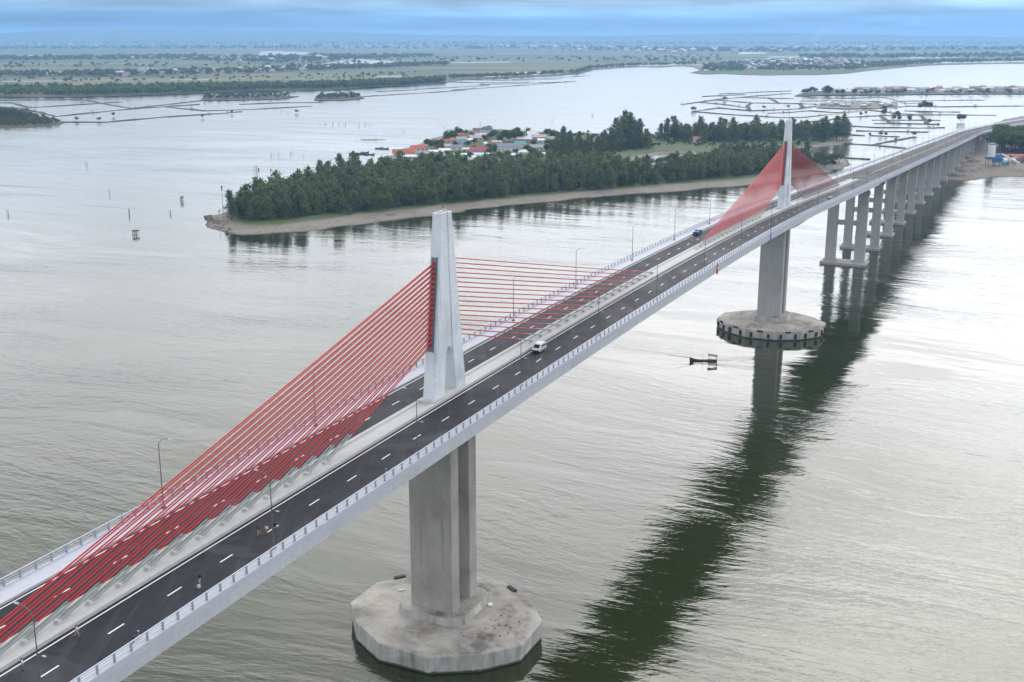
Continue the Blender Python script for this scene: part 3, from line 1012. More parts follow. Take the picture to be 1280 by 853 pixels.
# ---------------------------------------------------------------- trees
def crown_mesh(name, kind, seed, h, nq, leaf):
    rs = np.random.RandomState(seed)
    pts, siz = [], []
    if kind == 'pine':           # feathery casuarina: upswept branches round a leader, ragged outline
        nb = 46
        for b in range(nb):
            f = (b + rs.rand()) / nb
            z = h * (0.10 + 0.88 * f)
            rad = h * 0.31 * (1 - f) ** 0.50 * (0.40 + 0.85 * rs.rand()) + 0.25
            a = rs.rand() * 6.283
            k = int(nq / nb * (1.35 - 0.7 * f))
            for i in range(k):
                u = rs.rand() ** 0.6
                sp = 0.145 * h * (0.4 + 0.6 * (1 - f))
                pts.append((math.cos(a) * rad * u + rs.randn() * sp * .5, math.sin(a) * rad * u + rs.randn() * sp * .5, z + rad * u * 0.55 + rs.randn() * sp * .55 - 0.02 * h))
                siz.append(leaf * (0.55 + 0.8 * rs.rand()))
    else:                        # rounded crown of several uneven lobes
        lobes = [(rs.randn() * .20 * h, rs.randn() * .20 * h, h * (0.52 + 0.30 * rs.rand()), h * (0.15 + .13 * rs.rand())) for _ in range(9)]
        for i in range(nq):
            x, y, z, r = lobes[rs.randint(9)]
            v = rs.randn(3)
            v /= np.linalg.norm(v)
            q = r * (0.55 + 0.55 * rs.rand())
            pts.append((x + v[0] * q, y + v[1] * q, max(0.12 * h, z + v[2] * q * .85)))
            siz.append(leaf * (0.55 + 0.8 * rs.rand()))
    pts, siz = np.array(pts), np.array(siz)
    v, f = tri_leaves(pts, siz, rs)
    return v, f


def tri_leaves(pts, siz, rs):
    n = len(pts)
    a = rs.randn(n, 3)
    a /= np.linalg.norm(a, axis=1)[:, None]
    b = np.cross(a, rs.randn(n, 3))
    b /= np.linalg.norm(b, axis=1)[:, None]
    s = siz[:, None]
    v = np.stack([pts - a * s, pts + b * s * .55, pts + a * s, pts - b * s * .55], 1).reshape(-1, 3)
    f = np.arange(4 * n).reshape(n, 4)
    return v, f


def np_mesh(name, v, f, material):
    me = bpy.data.meshes.new(name)
    nv, nf = len(v), len(f)
    me.vertices.add(nv)
    me.vertices.foreach_set('co', np.asarray(v, dtype=np.float32).ravel())
    me.loops.add(nf * 4)
    me.loops.foreach_set('vertex_index', np.asarray(f, dtype=np.int32).ravel())
    me.polygons.add(nf)
    me.polygons.foreach_set('loop_start', np.arange(nf, dtype=np.int32) * 4)
    me.materials.append(M(material))
    me.update(calc_edges=True)
    me.validate()
    return me


def trunk_mesh(h, seed, kind):
    rs = random.Random(seed)
    mb = MB()
    top = h * (0.93 if kind == 'pine' else 0.55)
    pts = [Vector((rs.uniform(-.02, .02) * h * i, rs.uniform(-.02, .02) * h * i, top * i / 4)) for i in range(5)]
    r0 = h * 0.018 + 0.05
    for i in range(4):
        mb.tube(pts[i], pts[i + 1], r0 * (1 - i * .22), r0 * (1 - (i + 1) * .22), 6)
    for i in range(9):
        f = rs.uniform(.15, .8)
        b = pts[0].lerp(pts[4], f)
        a = rs.uniform(0, 6.28)
        l = h * (0.22 * (1 - f) + .08)
        mb.tube(b, b + Vector((math.cos(a) * l, math.sin(a) * l, l * .7)), r0 * .35, r0 * .12, 5)
    return mb.mesh('trunk', 'bark')


TREE = {}
for i in range(5):
    v, f = crown_mesh('crown', 'pine', 100 + i, 12.0, 1150, 0.44)
    TREE[('pine', i)] = (np_mesh('crown', v, f, 'pine_leaf'), trunk_mesh(12.0, i, 'pine'))
for i in range(3):
    v, f = crown_mesh('crown', 'broad', 200 + i, 8.0, 950, 0.46)
    TREE[('broad', i)] = (np_mesh('crown', v, f, 'broad_leaf'), trunk_mesh(8.0, 20 + i, 'broad'))
for i in range(2):
    v, f = crown_mesh('crown', 'broad', 300 + i, 6.0, 480, 0.5)
    TREE[('rust', i)] = (np_mesh('crown', v, f, 'rust_leaf'), trunk_mesh(6.0, 30 + i, 'broad'))
for i in range(2):
    v, f = crown_mesh('crown', 'broad', 400 + i, 5.0, 420, 0.5)
    TREE[('bush', i)] = (np_mesh('crown', v, f, 'bush_leaf'), trunk_mesh(5.0, 40 + i, 'broad'))
NV = {'pine': 5, 'broad': 3, 'rust': 2, 'bush': 2}


def tree(kind, x, y, z, k, label, group, name=None):
    i = R.randrange(NV[kind])
    cm, tm = TREE[(kind, i)]
    wz = k * R.uniform(0.92, 1.12)
    t_ = thing(name or {'pine': 'casuarina_tree', 'broad': 'broadleaf_tree', 'rust': 'broadleaf_tree', 'bush': 'bush'}[kind], label, 'bush' if kind == 'bush' else 'tree',
               (x, y, z), R.uniform(0, 6.28), group, (k, k, wz))
    obj('crown', cm, t_)
    obj('trunk', tm, t_)
    return t_


LOWP = [crown_mesh('c', 'pine', 500 + i, 12.0, 430, 0.70) for i in range(4)]
LOWB = [crown_mesh('c', 'broad', 520 + i, 8.0, 300, 0.68) for i in range(3)]


def wood(name, spots, material, low, label=None, parent=None):
    """a mass of trees nobody could count: one mesh of many leaf clumps"""
    vs_, fs_, o = [], [], 0
    for x, y, z, k in spots:
        v, f = low[R.randrange(len(low))]
        a = R.uniform(0, 6.28)
        c_, s_ = math.cos(a), math.sin(a)
        kx = k * R.uniform(.85, 1.2)
        w = np.stack([(v[:, 0] * c_ - v[:, 1] * s_) * kx + x, (v[:, 0] * s_ + v[:, 1] * c_) * kx + y, v[:, 2] * k * R.uniform(.85, 1.15) + z], 1)
        vs_.append(w)
        fs_.append(f + o)
        o += len(v)
    me = np_mesh(name, np.concatenate(vs_), np.concatenate(fs_), material)
    ob = obj(name, me, parent)
    return tag(ob, label, 'trees' if label else None, kind='stuff')


def scatter(pix, gap, jitter=0.5, holes=(), z=0.0):
    pts = [ground(*q) for q in pix]
    hol = [[ground(*q) for q in h_] for h_ in holes]
    xs, ys = [q.x for q in pts], [q.y for q in pts]
    X, Y = np.meshgrid(np.arange(min(xs), max(xs), gap), np.arange(min(ys), max(ys), gap))
    X = X + (NR.rand(*X.shape) - .5) * gap * 2 * jitter
    Y = Y + (NR.rand(*X.shape) - .5) * gap * 2 * jitter
    ok = inside(pts, X, Y)
    for h_ in hol:
        ok &= ~inside(h_, X, Y)
    return list(zip(X[ok].tolist(), Y[ok].tolist()))


BELT = [(287, 277), (303, 283), (346, 279.5), (403, 273), (441, 270), (480, 267), (523, 262.5), (600, 253.5), (680, 244.5), (742, 241), (805, 235.5), (867, 229), (930, 224),
        (985, 217), (1015, 209), (1010, 203), (950, 206), (890, 208), (862, 219), (840, 224), (790, 226), (768, 220), (740, 214), (690, 217), (620, 219), (550, 220), (492, 219), (450, 223), (392, 235), (340, 248), (300, 263)]
sp = scatter(BELT, 5.9, 0.6)
sp.sort(key=lambda q: math.hypot(q[0], q[1]) - 0.02 * q[0])


def front_dist(q):
    return q[1]


# the trees that show largest: those of the beach-side rows and of the spit
fr = [(q, float(-sdist([ground(*z) for z in BELT], np.array([q[0]]), np.array([q[1]]))[0])) for q in sp]
pts_front = [ground(*z) for z in BELT[:15]]


def dfront(q):
    return min(math.hypot(q[0] - (a.x + (b.x - a.x) * t_), q[1] - (a.y + (b.y - a.y) * t_)) for a, b in zip(pts_front[:-1], pts_front[1:]) for t_ in (0, .25, .5, .75, 1))


sp.sort(key=lambda q: dfront(q) + 0.10 * (q[1] - 560))
for k, q in enumerate(sp[:285]):
    u = R.random()
    if u < .74:
        big = R.random() < .5
        tree('pine', q[0], q[1], 1.2, R.uniform(0.92, 1.22) if big else R.uniform(.6, .88), 'tall dark green casuarina in the belt behind the island beach' if big else 'shorter dark green casuarina in the belt behind the island beach',
             'tall casuarinas of the island belt' if big else 'shorter casuarinas of the island belt')
    elif u < .90:
        tree('broad', q[0], q[1], 1.2, R.uniform(.8, 1.25), 'rounded leafy tree mixed into the casuarina belt behind the beach', 'leafy trees of the island belt')
    else:
        tree('bush', q[0], q[1], 1.1, R.uniform(.9, 1.7), 'pale green shrub at the foot of the casuarina belt', 'shrubs of the island belt')
wood('casuarina_wood', [(q[0], q[1], 1.3, R.uniform(0.6, 1.3)) for q in sp[285:]], 'pine_leaf', LOWP + LOWP + LOWB, 'dense dark casuarina wood filling the island behind the beach trees')
for px, py, k in ((336, 262, .8), (318, 268, .9), (437, 272, .55), (402, 235, 1.25), (425, 226, 1.3), (446, 222, 1.3)):
    q = ground(px, py)
    tree('pine', q.x, q.y, 1.0, k, 'tall dark green casuarina in the belt behind the island beach', 'tall casuarinas of the island belt')
for px, py in ((494, 216), (503, 214), (513, 217), (486, 219)):
    q = ground(px, py)
    tree('rust', q.x, q.y, 1.4, R.uniform(1.0, 1.4), 'reddish brown leafed tree in front of the orange-roofed hall', 'reddish trees by the hall')
# middle wood, clearings and the tall clumps behind
CLEAR = [(735, 199), (790, 190), (850, 186), (905, 190), (900, 200), (850, 204), (790, 208), (740, 206)]
MIDW = [(690, 214), (740, 209), (800, 211), (870, 208), (950, 206), (1010, 203), (1000, 197), (965, 195), (930, 192), (905, 190), (870, 190), (800, 186), (760, 184), (700, 186), (685, 196)]
s2 = scatter(MIDW, 6.0, 0.6, [CLEAR, POND])
wood('mixed_wood', [(q[0], q[1], 1.4, R.uniform(.35, .8)) for q in s2], 'bush_leaf', LOWP + LOWB, 'mixed green scrub and small trees round the island pond')
sc_ = scatter([(735, 206), (740, 199), (790, 190), (850, 185), (905, 189), (960, 190), (1000, 188), (1040, 180), (900, 182), (840, 180), (800, 178), (740, 178), (700, 180), (690, 170), (720, 169), (820, 171), (838, 173), (830, 182)], 6.5, .7, [POND, COVE])
wood('clearing_scrub', [(q[0], q[1], 1.4, R.uniform(.14, .5)) for q in sc_ if R.random() < .8], 'bush_leaf', LOWB, 'loose low scrub dotted over the grassy island clearing')
REARW = [(880, 181), (940, 180), (1000, 180), (1040, 177), (1058, 174), (1040, 170), (960, 170), (880, 172), (840, 174), (845, 180)]
s3 = scatter(REARW, 9.5, 0.6)
wood('rear_wood', [(q[0], q[1], 1.4, R.uniform(.75, 1.35)) for q in s3], 'pine_leaf', LOWP, 'row of dark trees along the back shore of the island')
TALL = [(770, 186, 1.9), (778, 187, 2.3), (786, 186, 2.2), (781, 184, 2.4), (793, 188, 1.8), (800, 186, 2.0), (799, 187, 1.5), (763, 188, 1.5), (755, 190, 1.3), (773, 190, 1.5), (808, 189, 1.4),
        (826, 178, 1.25), (834, 178, 1.6), (842, 178, 1.75), (874, 178, 1.9), (853, 178, 1.1), (899, 177, 1.4), (915, 178, 1.7), (945, 176, 1.9), (704, 190, 1.5), (697, 187, 1.2), (712, 191, 1.3), (724, 188, 1.1), (735, 189, 1.0),
        (1030, 178, 1.7), (1046, 177, 1.9), (1053, 177, 1.9), (1020, 178, 1.4), (1058, 176, 1.4)]
for px, py, k in TALL:
    q = ground(px, py)
    tree('pine', q.x, q.y, 1.2, k, 'tall feathery casuarina standing above the middle of the island wood', 'tall casuarinas inland on the island')
for px, py, k in ((1012, 213, .75), (1020, 211, .8), (1028, 209, .85), (1036, 207, .8), (1043, 206, .8), (1049, 205, .7), (1030, 213, .6), (1040, 211, .6), (1005, 214, .8), (1024, 206, .9)):
    q = ground(px, py)
    tree('bush', q.x, q.y, 1.0, k * 2.0, 'green bush on the sandy point beside the far pylon', 'bushes on the sandy point')
for px, py, k in ((560, 181, 1.2), (567, 178, 1.3), (573, 175, 1.2), (556, 184, 1.0), (540, 190, .9), (546, 188, 1.0), (536, 186, .9), (552, 192, .9), (582, 175, .9), (588, 176, .8), (630, 181, 1.3), (636, 179, 1.4),
                  (642, 180, 1.4), (648, 181, 1.3), (626, 183, 1.1), (655, 178, 1.0), (676, 178, 1.0), (684, 176, 1.2), (691, 178, 1.3), (698, 180, 1.3), (612, 198, .9), (618, 196, 1.0), (560, 200, .7), (586, 201, .7), (532, 207, 1.0), (542, 211, .8),
                  (615, 205, .8), (624, 200, .7), (664, 200, 1.0), (672, 203, .9), (684, 196, 1.1), (690, 190, 1.2), (634, 202, .8), (648, 204, .7), (550, 186, .8), (569, 187, .7), (593, 184, .8), (606, 181, .9), (613, 178, 1.0), (620, 176, 1.1), (585, 187, .7), (562, 206, .8), (570, 208, .7), (598, 209, .8), (628, 207, .9), (640, 209, .8), (660, 193, .8), (666, 186, .7), (580, 199, .6), (553, 207, .7), (526, 212, .8), (592, 192, .6), (612, 191, .7), (622, 192, .8), (645, 196, .6), (684, 186, .9), (695, 197, 1.1), (660, 171, .8), (645, 171, .9), (632, 172, .8), (612, 165, .6)):
    q = ground(px, py)
    tree('broad', q.x, q.y, 1.4, k, 'round leafy tree growing between the houses of the island village', 'leafy trees in the island village')
for px, py, k in ((1118, 151, 1.1), (1122, 150, 1.4), (1124, 152, 1.0), (1137, 153, 1.2), (1162, 156, 1.1), (1201, 153, 1.5), (1204, 153, 1.3), (1076, 146, .9), (1105, 146, 1.3), (1106, 140, 1.3), (1150, 138, 1.6), (1156, 138, 1.7), (1163, 138, 1.6), (1082, 144, .9),
                  (1107, 171, .8), (1142, 171, .8), (1087, 171, .6), (1100, 171, .6), (905, 126, .9), (868, 140, 1.0), (954, 137, .9), (985, 136, .8), (865, 139, .8), (142, 146, 1.0), (102, 126, 1.2), (96, 152, .8), (125, 152, .8), (253, 148, .9), (290, 143, .8), (370, 142, 1.0), (35, 143, 1.2), (28, 142, 1.0)):
    q = ground(px, py)
    tree('broad', q.x, q.y, 0.3, k * R.uniform(.6, .85), 'small lone tree growing on a pond dyke in the lagoon', 'lone trees on the pond dykes')
sd_ = []
for dk in DYKES:
    for a, b in zip(dk[:-1], dk[1:]):
        for _ in range(int((ground(*b) - ground(*a)).length / 26)):
            q = ground(*a).lerp(ground(*b), R.random())
            sd_.append((q.x, q.y, .3, R.uniform(.06, .34)))
wood('dyke_scrub', sd_, 'broad_leaf', LOWB, 'low scrub growing along the pond dykes')
s4 = scatter([(-40, 140), (0, 141), (40, 145), (76, 154), (60, 158), (0, 160), (-40, 160)], 6, .6)
wood('islet_thicket', [(q[0], q[1], .8, R.uniform(.3, .6)) for q in s4], 'bush_leaf', LOWB, 'low green thicket covering the small islet')
for px, py, k in ((2, 148, 1.6), (10, 148, 1.7), (18, 148, 1.5), (-6, 148, 1.6), (6, 150, 1.5), (24, 149, 1.2)):
    q = ground(px, py)
    tree('broad', q.x, q.y, .8, k, 'dark round tree on the thicket-covered islet', 'trees on the small islet')
# trees on the river bank by the batching plant
s5 = scatter([(1246, 196), (1262, 197), (1290, 197), (1340, 200), (1340, 172), (1290, 172), (1262, 174), (1248, 182)], 9.0, .5)
for q in s5[:60]:
    tree('broad', q[0], q[1], 2.2, R.uniform(1.6, 2.5), 'dark leafy tree in the grove on the river bank by the silo', 'grove on the river bank')
for px, py in ((1262, 207), (1268, 206), (1274, 207), (1256, 205)):
    q = ground(px, py)
    tree('bush', q.x, q.y, 2.0, R.uniform(.9, 1.2), 'low dark bush between the silo yard and the beach', 'bushes by the silo yard')

# ---------------------------------------------------------------- houses
def house(name, x, y, z, rz, w, l, h, roof, rc, wc, label, group=None, windows=True, cat='house'):
    t_ = thing(name, label, cat, (x, y, z), rz, group)
    MB().box((0, 0, h / 2 - .4), (w, l, h + .8)).build('wall', wc, t_)
    o = .55
    rh = (l / 2 + o) * (0.52 if roof == 'gable' else 0.46)
    if roof in ('gable', 'hip'):
        a, b, e = w / 2 + o, l / 2 + o, (0 if roof == 'gable' else min(w / 2, l / 2) * .85)
        zz = h - .1
        vs_ = [(-a, -b, zz), (a, -b, zz), (a, b, zz), (-a, b, zz), (-a + e, 0, zz + rh), (a - e, 0, zz + rh)]
        vs_ += [(p_[0], p_[1], p_[2] + .16) for p_ in vs_]
        fs = [(0, 1, 5, 4), (2, 3, 4, 5), (6, 10, 11, 7), (8, 11, 10, 9), (0, 6, 7, 1), (2, 8, 9, 3), (1, 7, 8, 2) if False else (1, 7, 11, 5), (2, 5, 11, 8), (0, 4, 10, 6), (3, 9, 10, 4)]
        if roof == 'hip':
            fs = [(0, 3, 4), (2, 1, 5), (0, 4, 5, 1), (3, 2, 5, 4), (6, 7, 11, 10), (8, 9, 10, 11), (7, 8, 11), (9, 6, 10), (0, 1, 7, 6), (1, 2, 8, 7), (2, 3, 9, 8), (3, 0, 6, 9)]
        MB().add(vs_, fs).build('roof', rc, t_)
        if roof == 'gable':
            g_ = MB()
            for s_ in (-1, 1):
                x0 = s_ * (w / 2 - .12)
                g_.loft([[(x0 - .1, -l / 2, h - .05), (x0 - .1, l / 2, h - .05), (x0 - .1, 0, h + rh * .86)], [(x0 + .1, -l / 2, h - .05), (x0 + .1, l / 2, h - .05), (x0 + .1, 0, h + rh * .86)]])
            g_.build('gable', wc, t_)
    else:                      # lean-to sheet roof
        vs_ = [(-w / 2 - .4, -l / 2 - .6, h - .05), (w / 2 + .4, -l / 2 - .6, h - .05), (w / 2 + .4, l / 2 + .5, h + .9), (-w / 2 - .4, l / 2 + .5, h + .9)]
        vs_ += [(p_[0], p_[1], p_[2] + .12) for p_ in vs_]
        MB().add(vs_, [(3, 2, 1, 0), (4, 5, 6, 7), (0, 1, 5, 4), (1, 2, 6, 5), (2, 3, 7, 6), (3, 0, 4, 7)]).build('roof', rc, t_)
    if windows:
        fl = 2 if h > 5 else 1
        for f in range(fl):
            n = max(2, int(w / 3.2))
            for i in range(n):
                xx = -w / 2 + w * (i + .5) / n
                if f == 0 and i == n // 2:
                    d_ = MB().box((xx, -l / 2 - .03, 1.05), (1.0, .1, 2.1)).build('door', paint((0.16, 0.10, 0.07)), t_)
                else:
                    w_ = MB().box((xx, -l / 2 - .02, 1.75 + 3.1 * f), (1.25, .10, 1.25)).build('window', 'lamp_white', t_)
                    MB().box((xx, -l / 2 - .05, 1.75 + 3.1 * f), (1.05, .10, 1.05)).build('pane', 'glass_dark', w_)
            for yy in ([0] if l < 9 else [-l / 4, l / 4]):
                w_ = MB().box((-w / 2 - .02, yy, 1.75 + 3.1 * f), (.10, 1.2, 1.2)).build('window', 'lamp_white', t_)
                MB().box((-w / 2 - .05, yy, 1.75 + 3.1 * f), (.10, 1.0, 1.0)).build('pane', 'glass_dark', w_)
    return t_


TERRA, CRIM, NAVY, GREY = (0.42, 0.085, 0.045), (0.36, 0.045, 0.075), (0.055, 0.075, 0.14), (0.30, 0.32, 0.34)
WHT, CREAM, PBLUE, TEALW, TAN = (0.62, 0.64, 0.66), (0.52, 0.48, 0.40), (0.42, 0.54, 0.66), (0.24, 0.46, 0.46), (0.36, 0.27, 0.22)
BROWN, PALE, SLATE, PINK, TEALR = (0.20, 0.085, 0.065), (0.58, 0.60, 0.62), (0.17, 0.21, 0.28), (0.46, 0.36, 0.38), (0.10, 0.30, 0.30)
G_TIN, G_PALE, G_BROWN = 'grey tin-roofed village houses', 'pale-roofed village houses', 'brown-roofed village houses'
L_TIN = 'low village house with a grey sheet roof among the island trees'
L_PALE = 'small village house with a pale whitish roof on the island'
L_BROWN = 'village house with a dull brown tiled roof on the island'
VILLAGE = [
    (505, 199.5, 17, 9, 3.6, 'gable', TERRA, WHT, .05, 'long house with a bright orange-red roof beside the moored boats', None),
    (523, 197.5, 11, 9, 5.6, 'gable', TERRA, WHT, .05, 'taller hall with a bright orange-red roof and white gable wall', None),
    (517, 203.5, 15, 5, 3.0, 'lean', PALE, PBLUE, .05, 'low pale-blue annex in front of the orange-roofed hall', None),
    (543, 184.0, 5, 4, 2.4, 'lean', WHT, WHT, .3, 'tiny white-roofed shed among dark trees at the village edge', None),
    (557, 184.5, 10, 7, 3.4, 'gable', TERRA, PBLUE, .2, 'pale blue house with an orange tiled roof below the brown roofs', None),
    (566, 184.5, 6, 9, 4.6, 'hip', (0.34, 0.11, 0.06), PBLUE, .1, 'blue-white two-gabled house beside the orange tiled one', None),
    (563, 177.5, 12, 8, 3.2, 'gable', BROWN, CREAM, .0, L_BROWN, G_BROWN),
    (575, 176.5, 12, 8, 3.6, 'hip', (0.30, 0.12, 0.07), CREAM, .1, L_BROWN, G_BROWN),
    (583, 177.5, 10, 7, 3.2, 'gable', BROWN, TAN, -.1, L_BROWN, G_BROWN),
    (566, 171.5, 10, 7, 3.2, 'gable', GREY, CREAM, .2, L_TIN, G_TIN), (573, 170.5, 9, 6, 3.2, 'lean', PALE, WHT, .0, L_PALE, G_PALE),
    (577, 182.5, 9, 7, 4.2, 'gable', GREY, PBLUE, .15, L_TIN, G_TIN), (586, 181.5, 7, 5, 3.0, 'lean', PALE, WHT, .1, L_PALE, G_PALE),
    (595, 179.0, 11, 7, 3.2, 'gable', PINK, CREAM, .05, L_PALE, G_PALE), (590, 175.5, 12, 7, 3.2, 'lean', GREY, TAN, .0, L_TIN, G_TIN),
    (608, 172.5, 12, 10, 6.4, 'hip', NAVY, WHT, .1, 'tall white villa with a navy hipped roof above the village', None),
    (598, 171.0, 10, 7, 4.4, 'gable', BROWN, PBLUE, .1, L_BROWN, G_BROWN), (601, 175.0, 9, 6, 3.0, 'lean', PINK, WHT, -.1, L_PALE, G_PALE),
    (599, 197.5, 14, 9, 4.2, 'gable', CRIM, PBLUE, .1, 'house with a crimson roof and light blue walls', None),
    (602, 200.5, 12, 4, 2.8, 'lean', (0.45, 0.55, 0.62), PBLUE, .1, 'light blue lean-to in front of the crimson-roofed house', None),
    (575, 204.5, 10, 6, 4.8, 'lean', PALE, TEALW, .0, 'flat-fronted pale teal house with two small windows', None),
    (545, 197.0, 12, 6, 3.0, 'lean', PALE, WHT, .05, L_PALE, G_PALE), (556, 195.0, 9, 6, 3.0, 'lean', PALE, WHT, .1, L_PALE, G_PALE), (535, 200.0, 9, 6, 3.2, 'gable', GREY, CREAM, .3, L_TIN, G_TIN),
    (547, 203.5, 11, 6, 3.2, 'gable', GREY, TAN, .2, L_TIN, G_TIN), (557, 190.0, 10, 6, 3.0, 'gable', PINK, WHT, .0, L_PALE, G_PALE), (571, 191.0, 9, 6, 3.0, 'gable', SLATE, WHT, .1, L_TIN, G_TIN),
    (583, 193.5, 6, 4, 2.8, 'lean', CREAM, CREAM, .0, L_PALE, G_PALE), (541, 207.0, 6, 5, 2.8, 'lean', PALE, WHT, .4, L_PALE, G_PALE), (586, 207.5, 12, 6, 3.0, 'lean', GREY, WHT, .1, L_TIN, G_TIN),
    (606, 206.5, 12, 6, 3.0, 'gable', GREY, CREAM, -.1, L_TIN, G_TIN), (596, 204.0, 7, 5, 2.8, 'lean', PALE, WHT, .2, L_PALE, G_PALE),
    (618, 187.0, 11, 6, 3.0, 'gable', BROWN, WHT, .0, L_BROWN, G_BROWN), (611, 186.0, 8, 5, 2.8, 'lean', PALE, WHT, .1, L_PALE, G_PALE), (621, 184.5, 8, 5, 2.8, 'lean', PALE, WHT, .1, L_PALE, G_PALE),
    (635, 192.0, 19, 9, 4.0, 'gable', SLATE, WHT, .05, 'large house with a slate blue roof and white columned front', None),
    (650, 188.0, 9, 8, 3.6, 'gable', TEALR, WHT, .05, 'house with a teal green roof joined to the slate-roofed one', None),
    (655, 198.0, 8, 7, 3.2, 'hip', WHT, WHT, .1, 'small white pavilion with a stepped white roof near the wood', None),
    (655, 181.0, 13, 8, 3.4, 'gable', PALE, TAN, .1, L_PALE, G_PALE), (664, 178.5, 14, 9, 4.0, 'gable', PALE, PINK, -.1, L_PALE, G_PALE), (674, 179.5, 12, 8, 4.0, 'gable', PINK, TAN, .1, L_PALE, G_PALE),
    (668, 174.5, 13, 8, 3.6, 'gable', PALE, WHT, .0, L_PALE, G_PALE), (680, 182.5, 11, 7, 3.4, 'lean', PALE, PBLUE, .1, L_PALE, G_PALE), (690, 180.5, 10, 7, 3.2, 'gable', GREY, TAN, .2, L_TIN, G_TIN),
    (690, 175.0, 10, 5, 2.8, 'lean', WHT, WHT, .0, L_PALE, G_PALE), (671, 191.5, 11, 7, 3.2, 'gable', GREY, CREAM, .1, L_TIN, G_TIN), (682, 190.0, 9, 6, 3.0, 'lean', GREY, WHT, .0, L_TIN, G_TIN),
    (645, 201.0, 8, 5, 2.8, 'lean', PALE, WHT, .2, L_PALE, G_PALE), (676, 199.5, 7, 4, 2.6, 'lean', PALE, WHT, .0, L_PALE, G_PALE), (727, 187.0, 9, 6, 3.4, 'gable', TEALR, TEALW, .1, 'small teal house half hidden by the casuarina trees', None),
    (872, 180.0, 8, 6, 3.0, 'gable', (0.40, 0.16, 0.15), WHT, .1, 'lone pinkish-roofed hut among trees on the back shore', None),
]
for (px, py, w, l, h, rf, rc, wc, rz, lb, gr) in VILLAGE:
    q = ground(px, py)
    house('village_house', q.x, q.y, 1.75, rz + R.uniform(-.05, .05), w, l, h, rf, paint(rc, .7, .18), paint(wc, .8, .12), lb, gr)

# the village strip across the lagoon: about two kilometres away
ROOFC = [GREY, PALE, BROWN, (0.30, 0.11, 0.08), SLATE, PINK, (0.40, 0.40, 0.40)]
RN = {0: 'grey', 1: 'whitish', 2: 'brown', 3: 'rust-red', 4: 'slate blue', 5: 'pinkish', 6: 'grey'}
for k in range(64):
    px = 1046 + 236 * (k + R.uniform(-.3, .6)) / 64
    py = 119.2 - (px - 1046) * 0.010 - R.uniform(0.3, 4.6)
    i = R.choice([0, 0, 1, 1, 2, 3, 4, 5, 6])
    rc = ROOFC[i]
    lb, gr = 'distant house with a %s roof in the village strip across the lagoon' % RN[i], '%s-roofed houses across the lagoon' % RN[i]
    if k == 33:
        rc, lb, gr = (0.55, 0.24, 0.10), 'distant house with a bright orange roof across the lagoon', None
    if k == 53:
        rc, lb, gr = (0.42, 0.10, 0.09), 'large distant building with a red hipped roof across the lagoon', None
    q = ground(px, py)
    house('lagoon_house', q.x, q.y, 1.0, R.uniform(-.4, .4), R.uniform(9, 15) * (1.7 if k == 53 else 1), R.uniform(7, 10), R.uniform(3.2, 6.2), R.choice(['gable', 'gable', 'hip']),
          paint(rc, .7, .18), paint(R.choice([WHT, WHT, CREAM, PBLUE, TAN]), .8, .12), lb, gr, windows=False)
for k in range(34):
    px, py = R.uniform(1024, 1120), R.uniform(129.5, 135.4)
    q = ground(px, py)
    house('fish_hut', q.x, q.y, .9, R.uniform(-.5, .5), R.uniform(4, 8), R.uniform(3.5, 6), R.uniform(2.2, 3.0), 'lean', paint(R.choice([GREY, PALE, SLATE, (0.22, 0.22, 0.22)]), .7, .18),
          paint(R.choice([TAN, GREY, WHT]), .8, .12), 'low grey hut on the flat strip between the fish ponds', 'huts on the pond strip', windows=False, cat='hut')
sv = [ground(1000 + 290 * R.random(), 119.6 - 5.5 * R.random()) for _ in range(90)] + [ground(1075 + 60 * R.random(), 118.8 - 1.5 * R.random()) for _ in range(20)]
wood('village_strip_trees', [(q.x, q.y, .9, R.uniform(.5, .95)) for q in sv], 'broad_leaf', LOWB, 'dark trees mixed between the far lagoon-side houses')
for px, k in ((1014, 1.6), (1010, 1.3), (1031, 1.9), (1036, 1.7), (1046, 1.1), (1052, 1.2), (1068, 1.3), (1007, 1.1)):
    q = ground(px, 119.6)
    tree('broad', q.x, q.y, .9, k, 'round dark tree at the open end of the village strip', 'trees at the end of the village strip')

# ---------------------------------------------------------------- far plain: woods, towns
def band(pix, n, k0, k1):
    """pix: polyline of (x, y, spread); n clumps along it"""
    out = []
    for _ in range(n):
        u = R.random() * (len(pix) - 1)
        i = int(u)
        f = u - i
        a, b = pix[i], pix[i + 1]
        q = ground(a[0] + (b[0] - a[0]) * f, a[1] + (b[1] - a[1]) * f + R.uniform(-1, 1) * (a[2] + (b[2] - a[2]) * f))
        out.append((q.x, q.y, .8, R.uniform(k0, k1)))
    return out


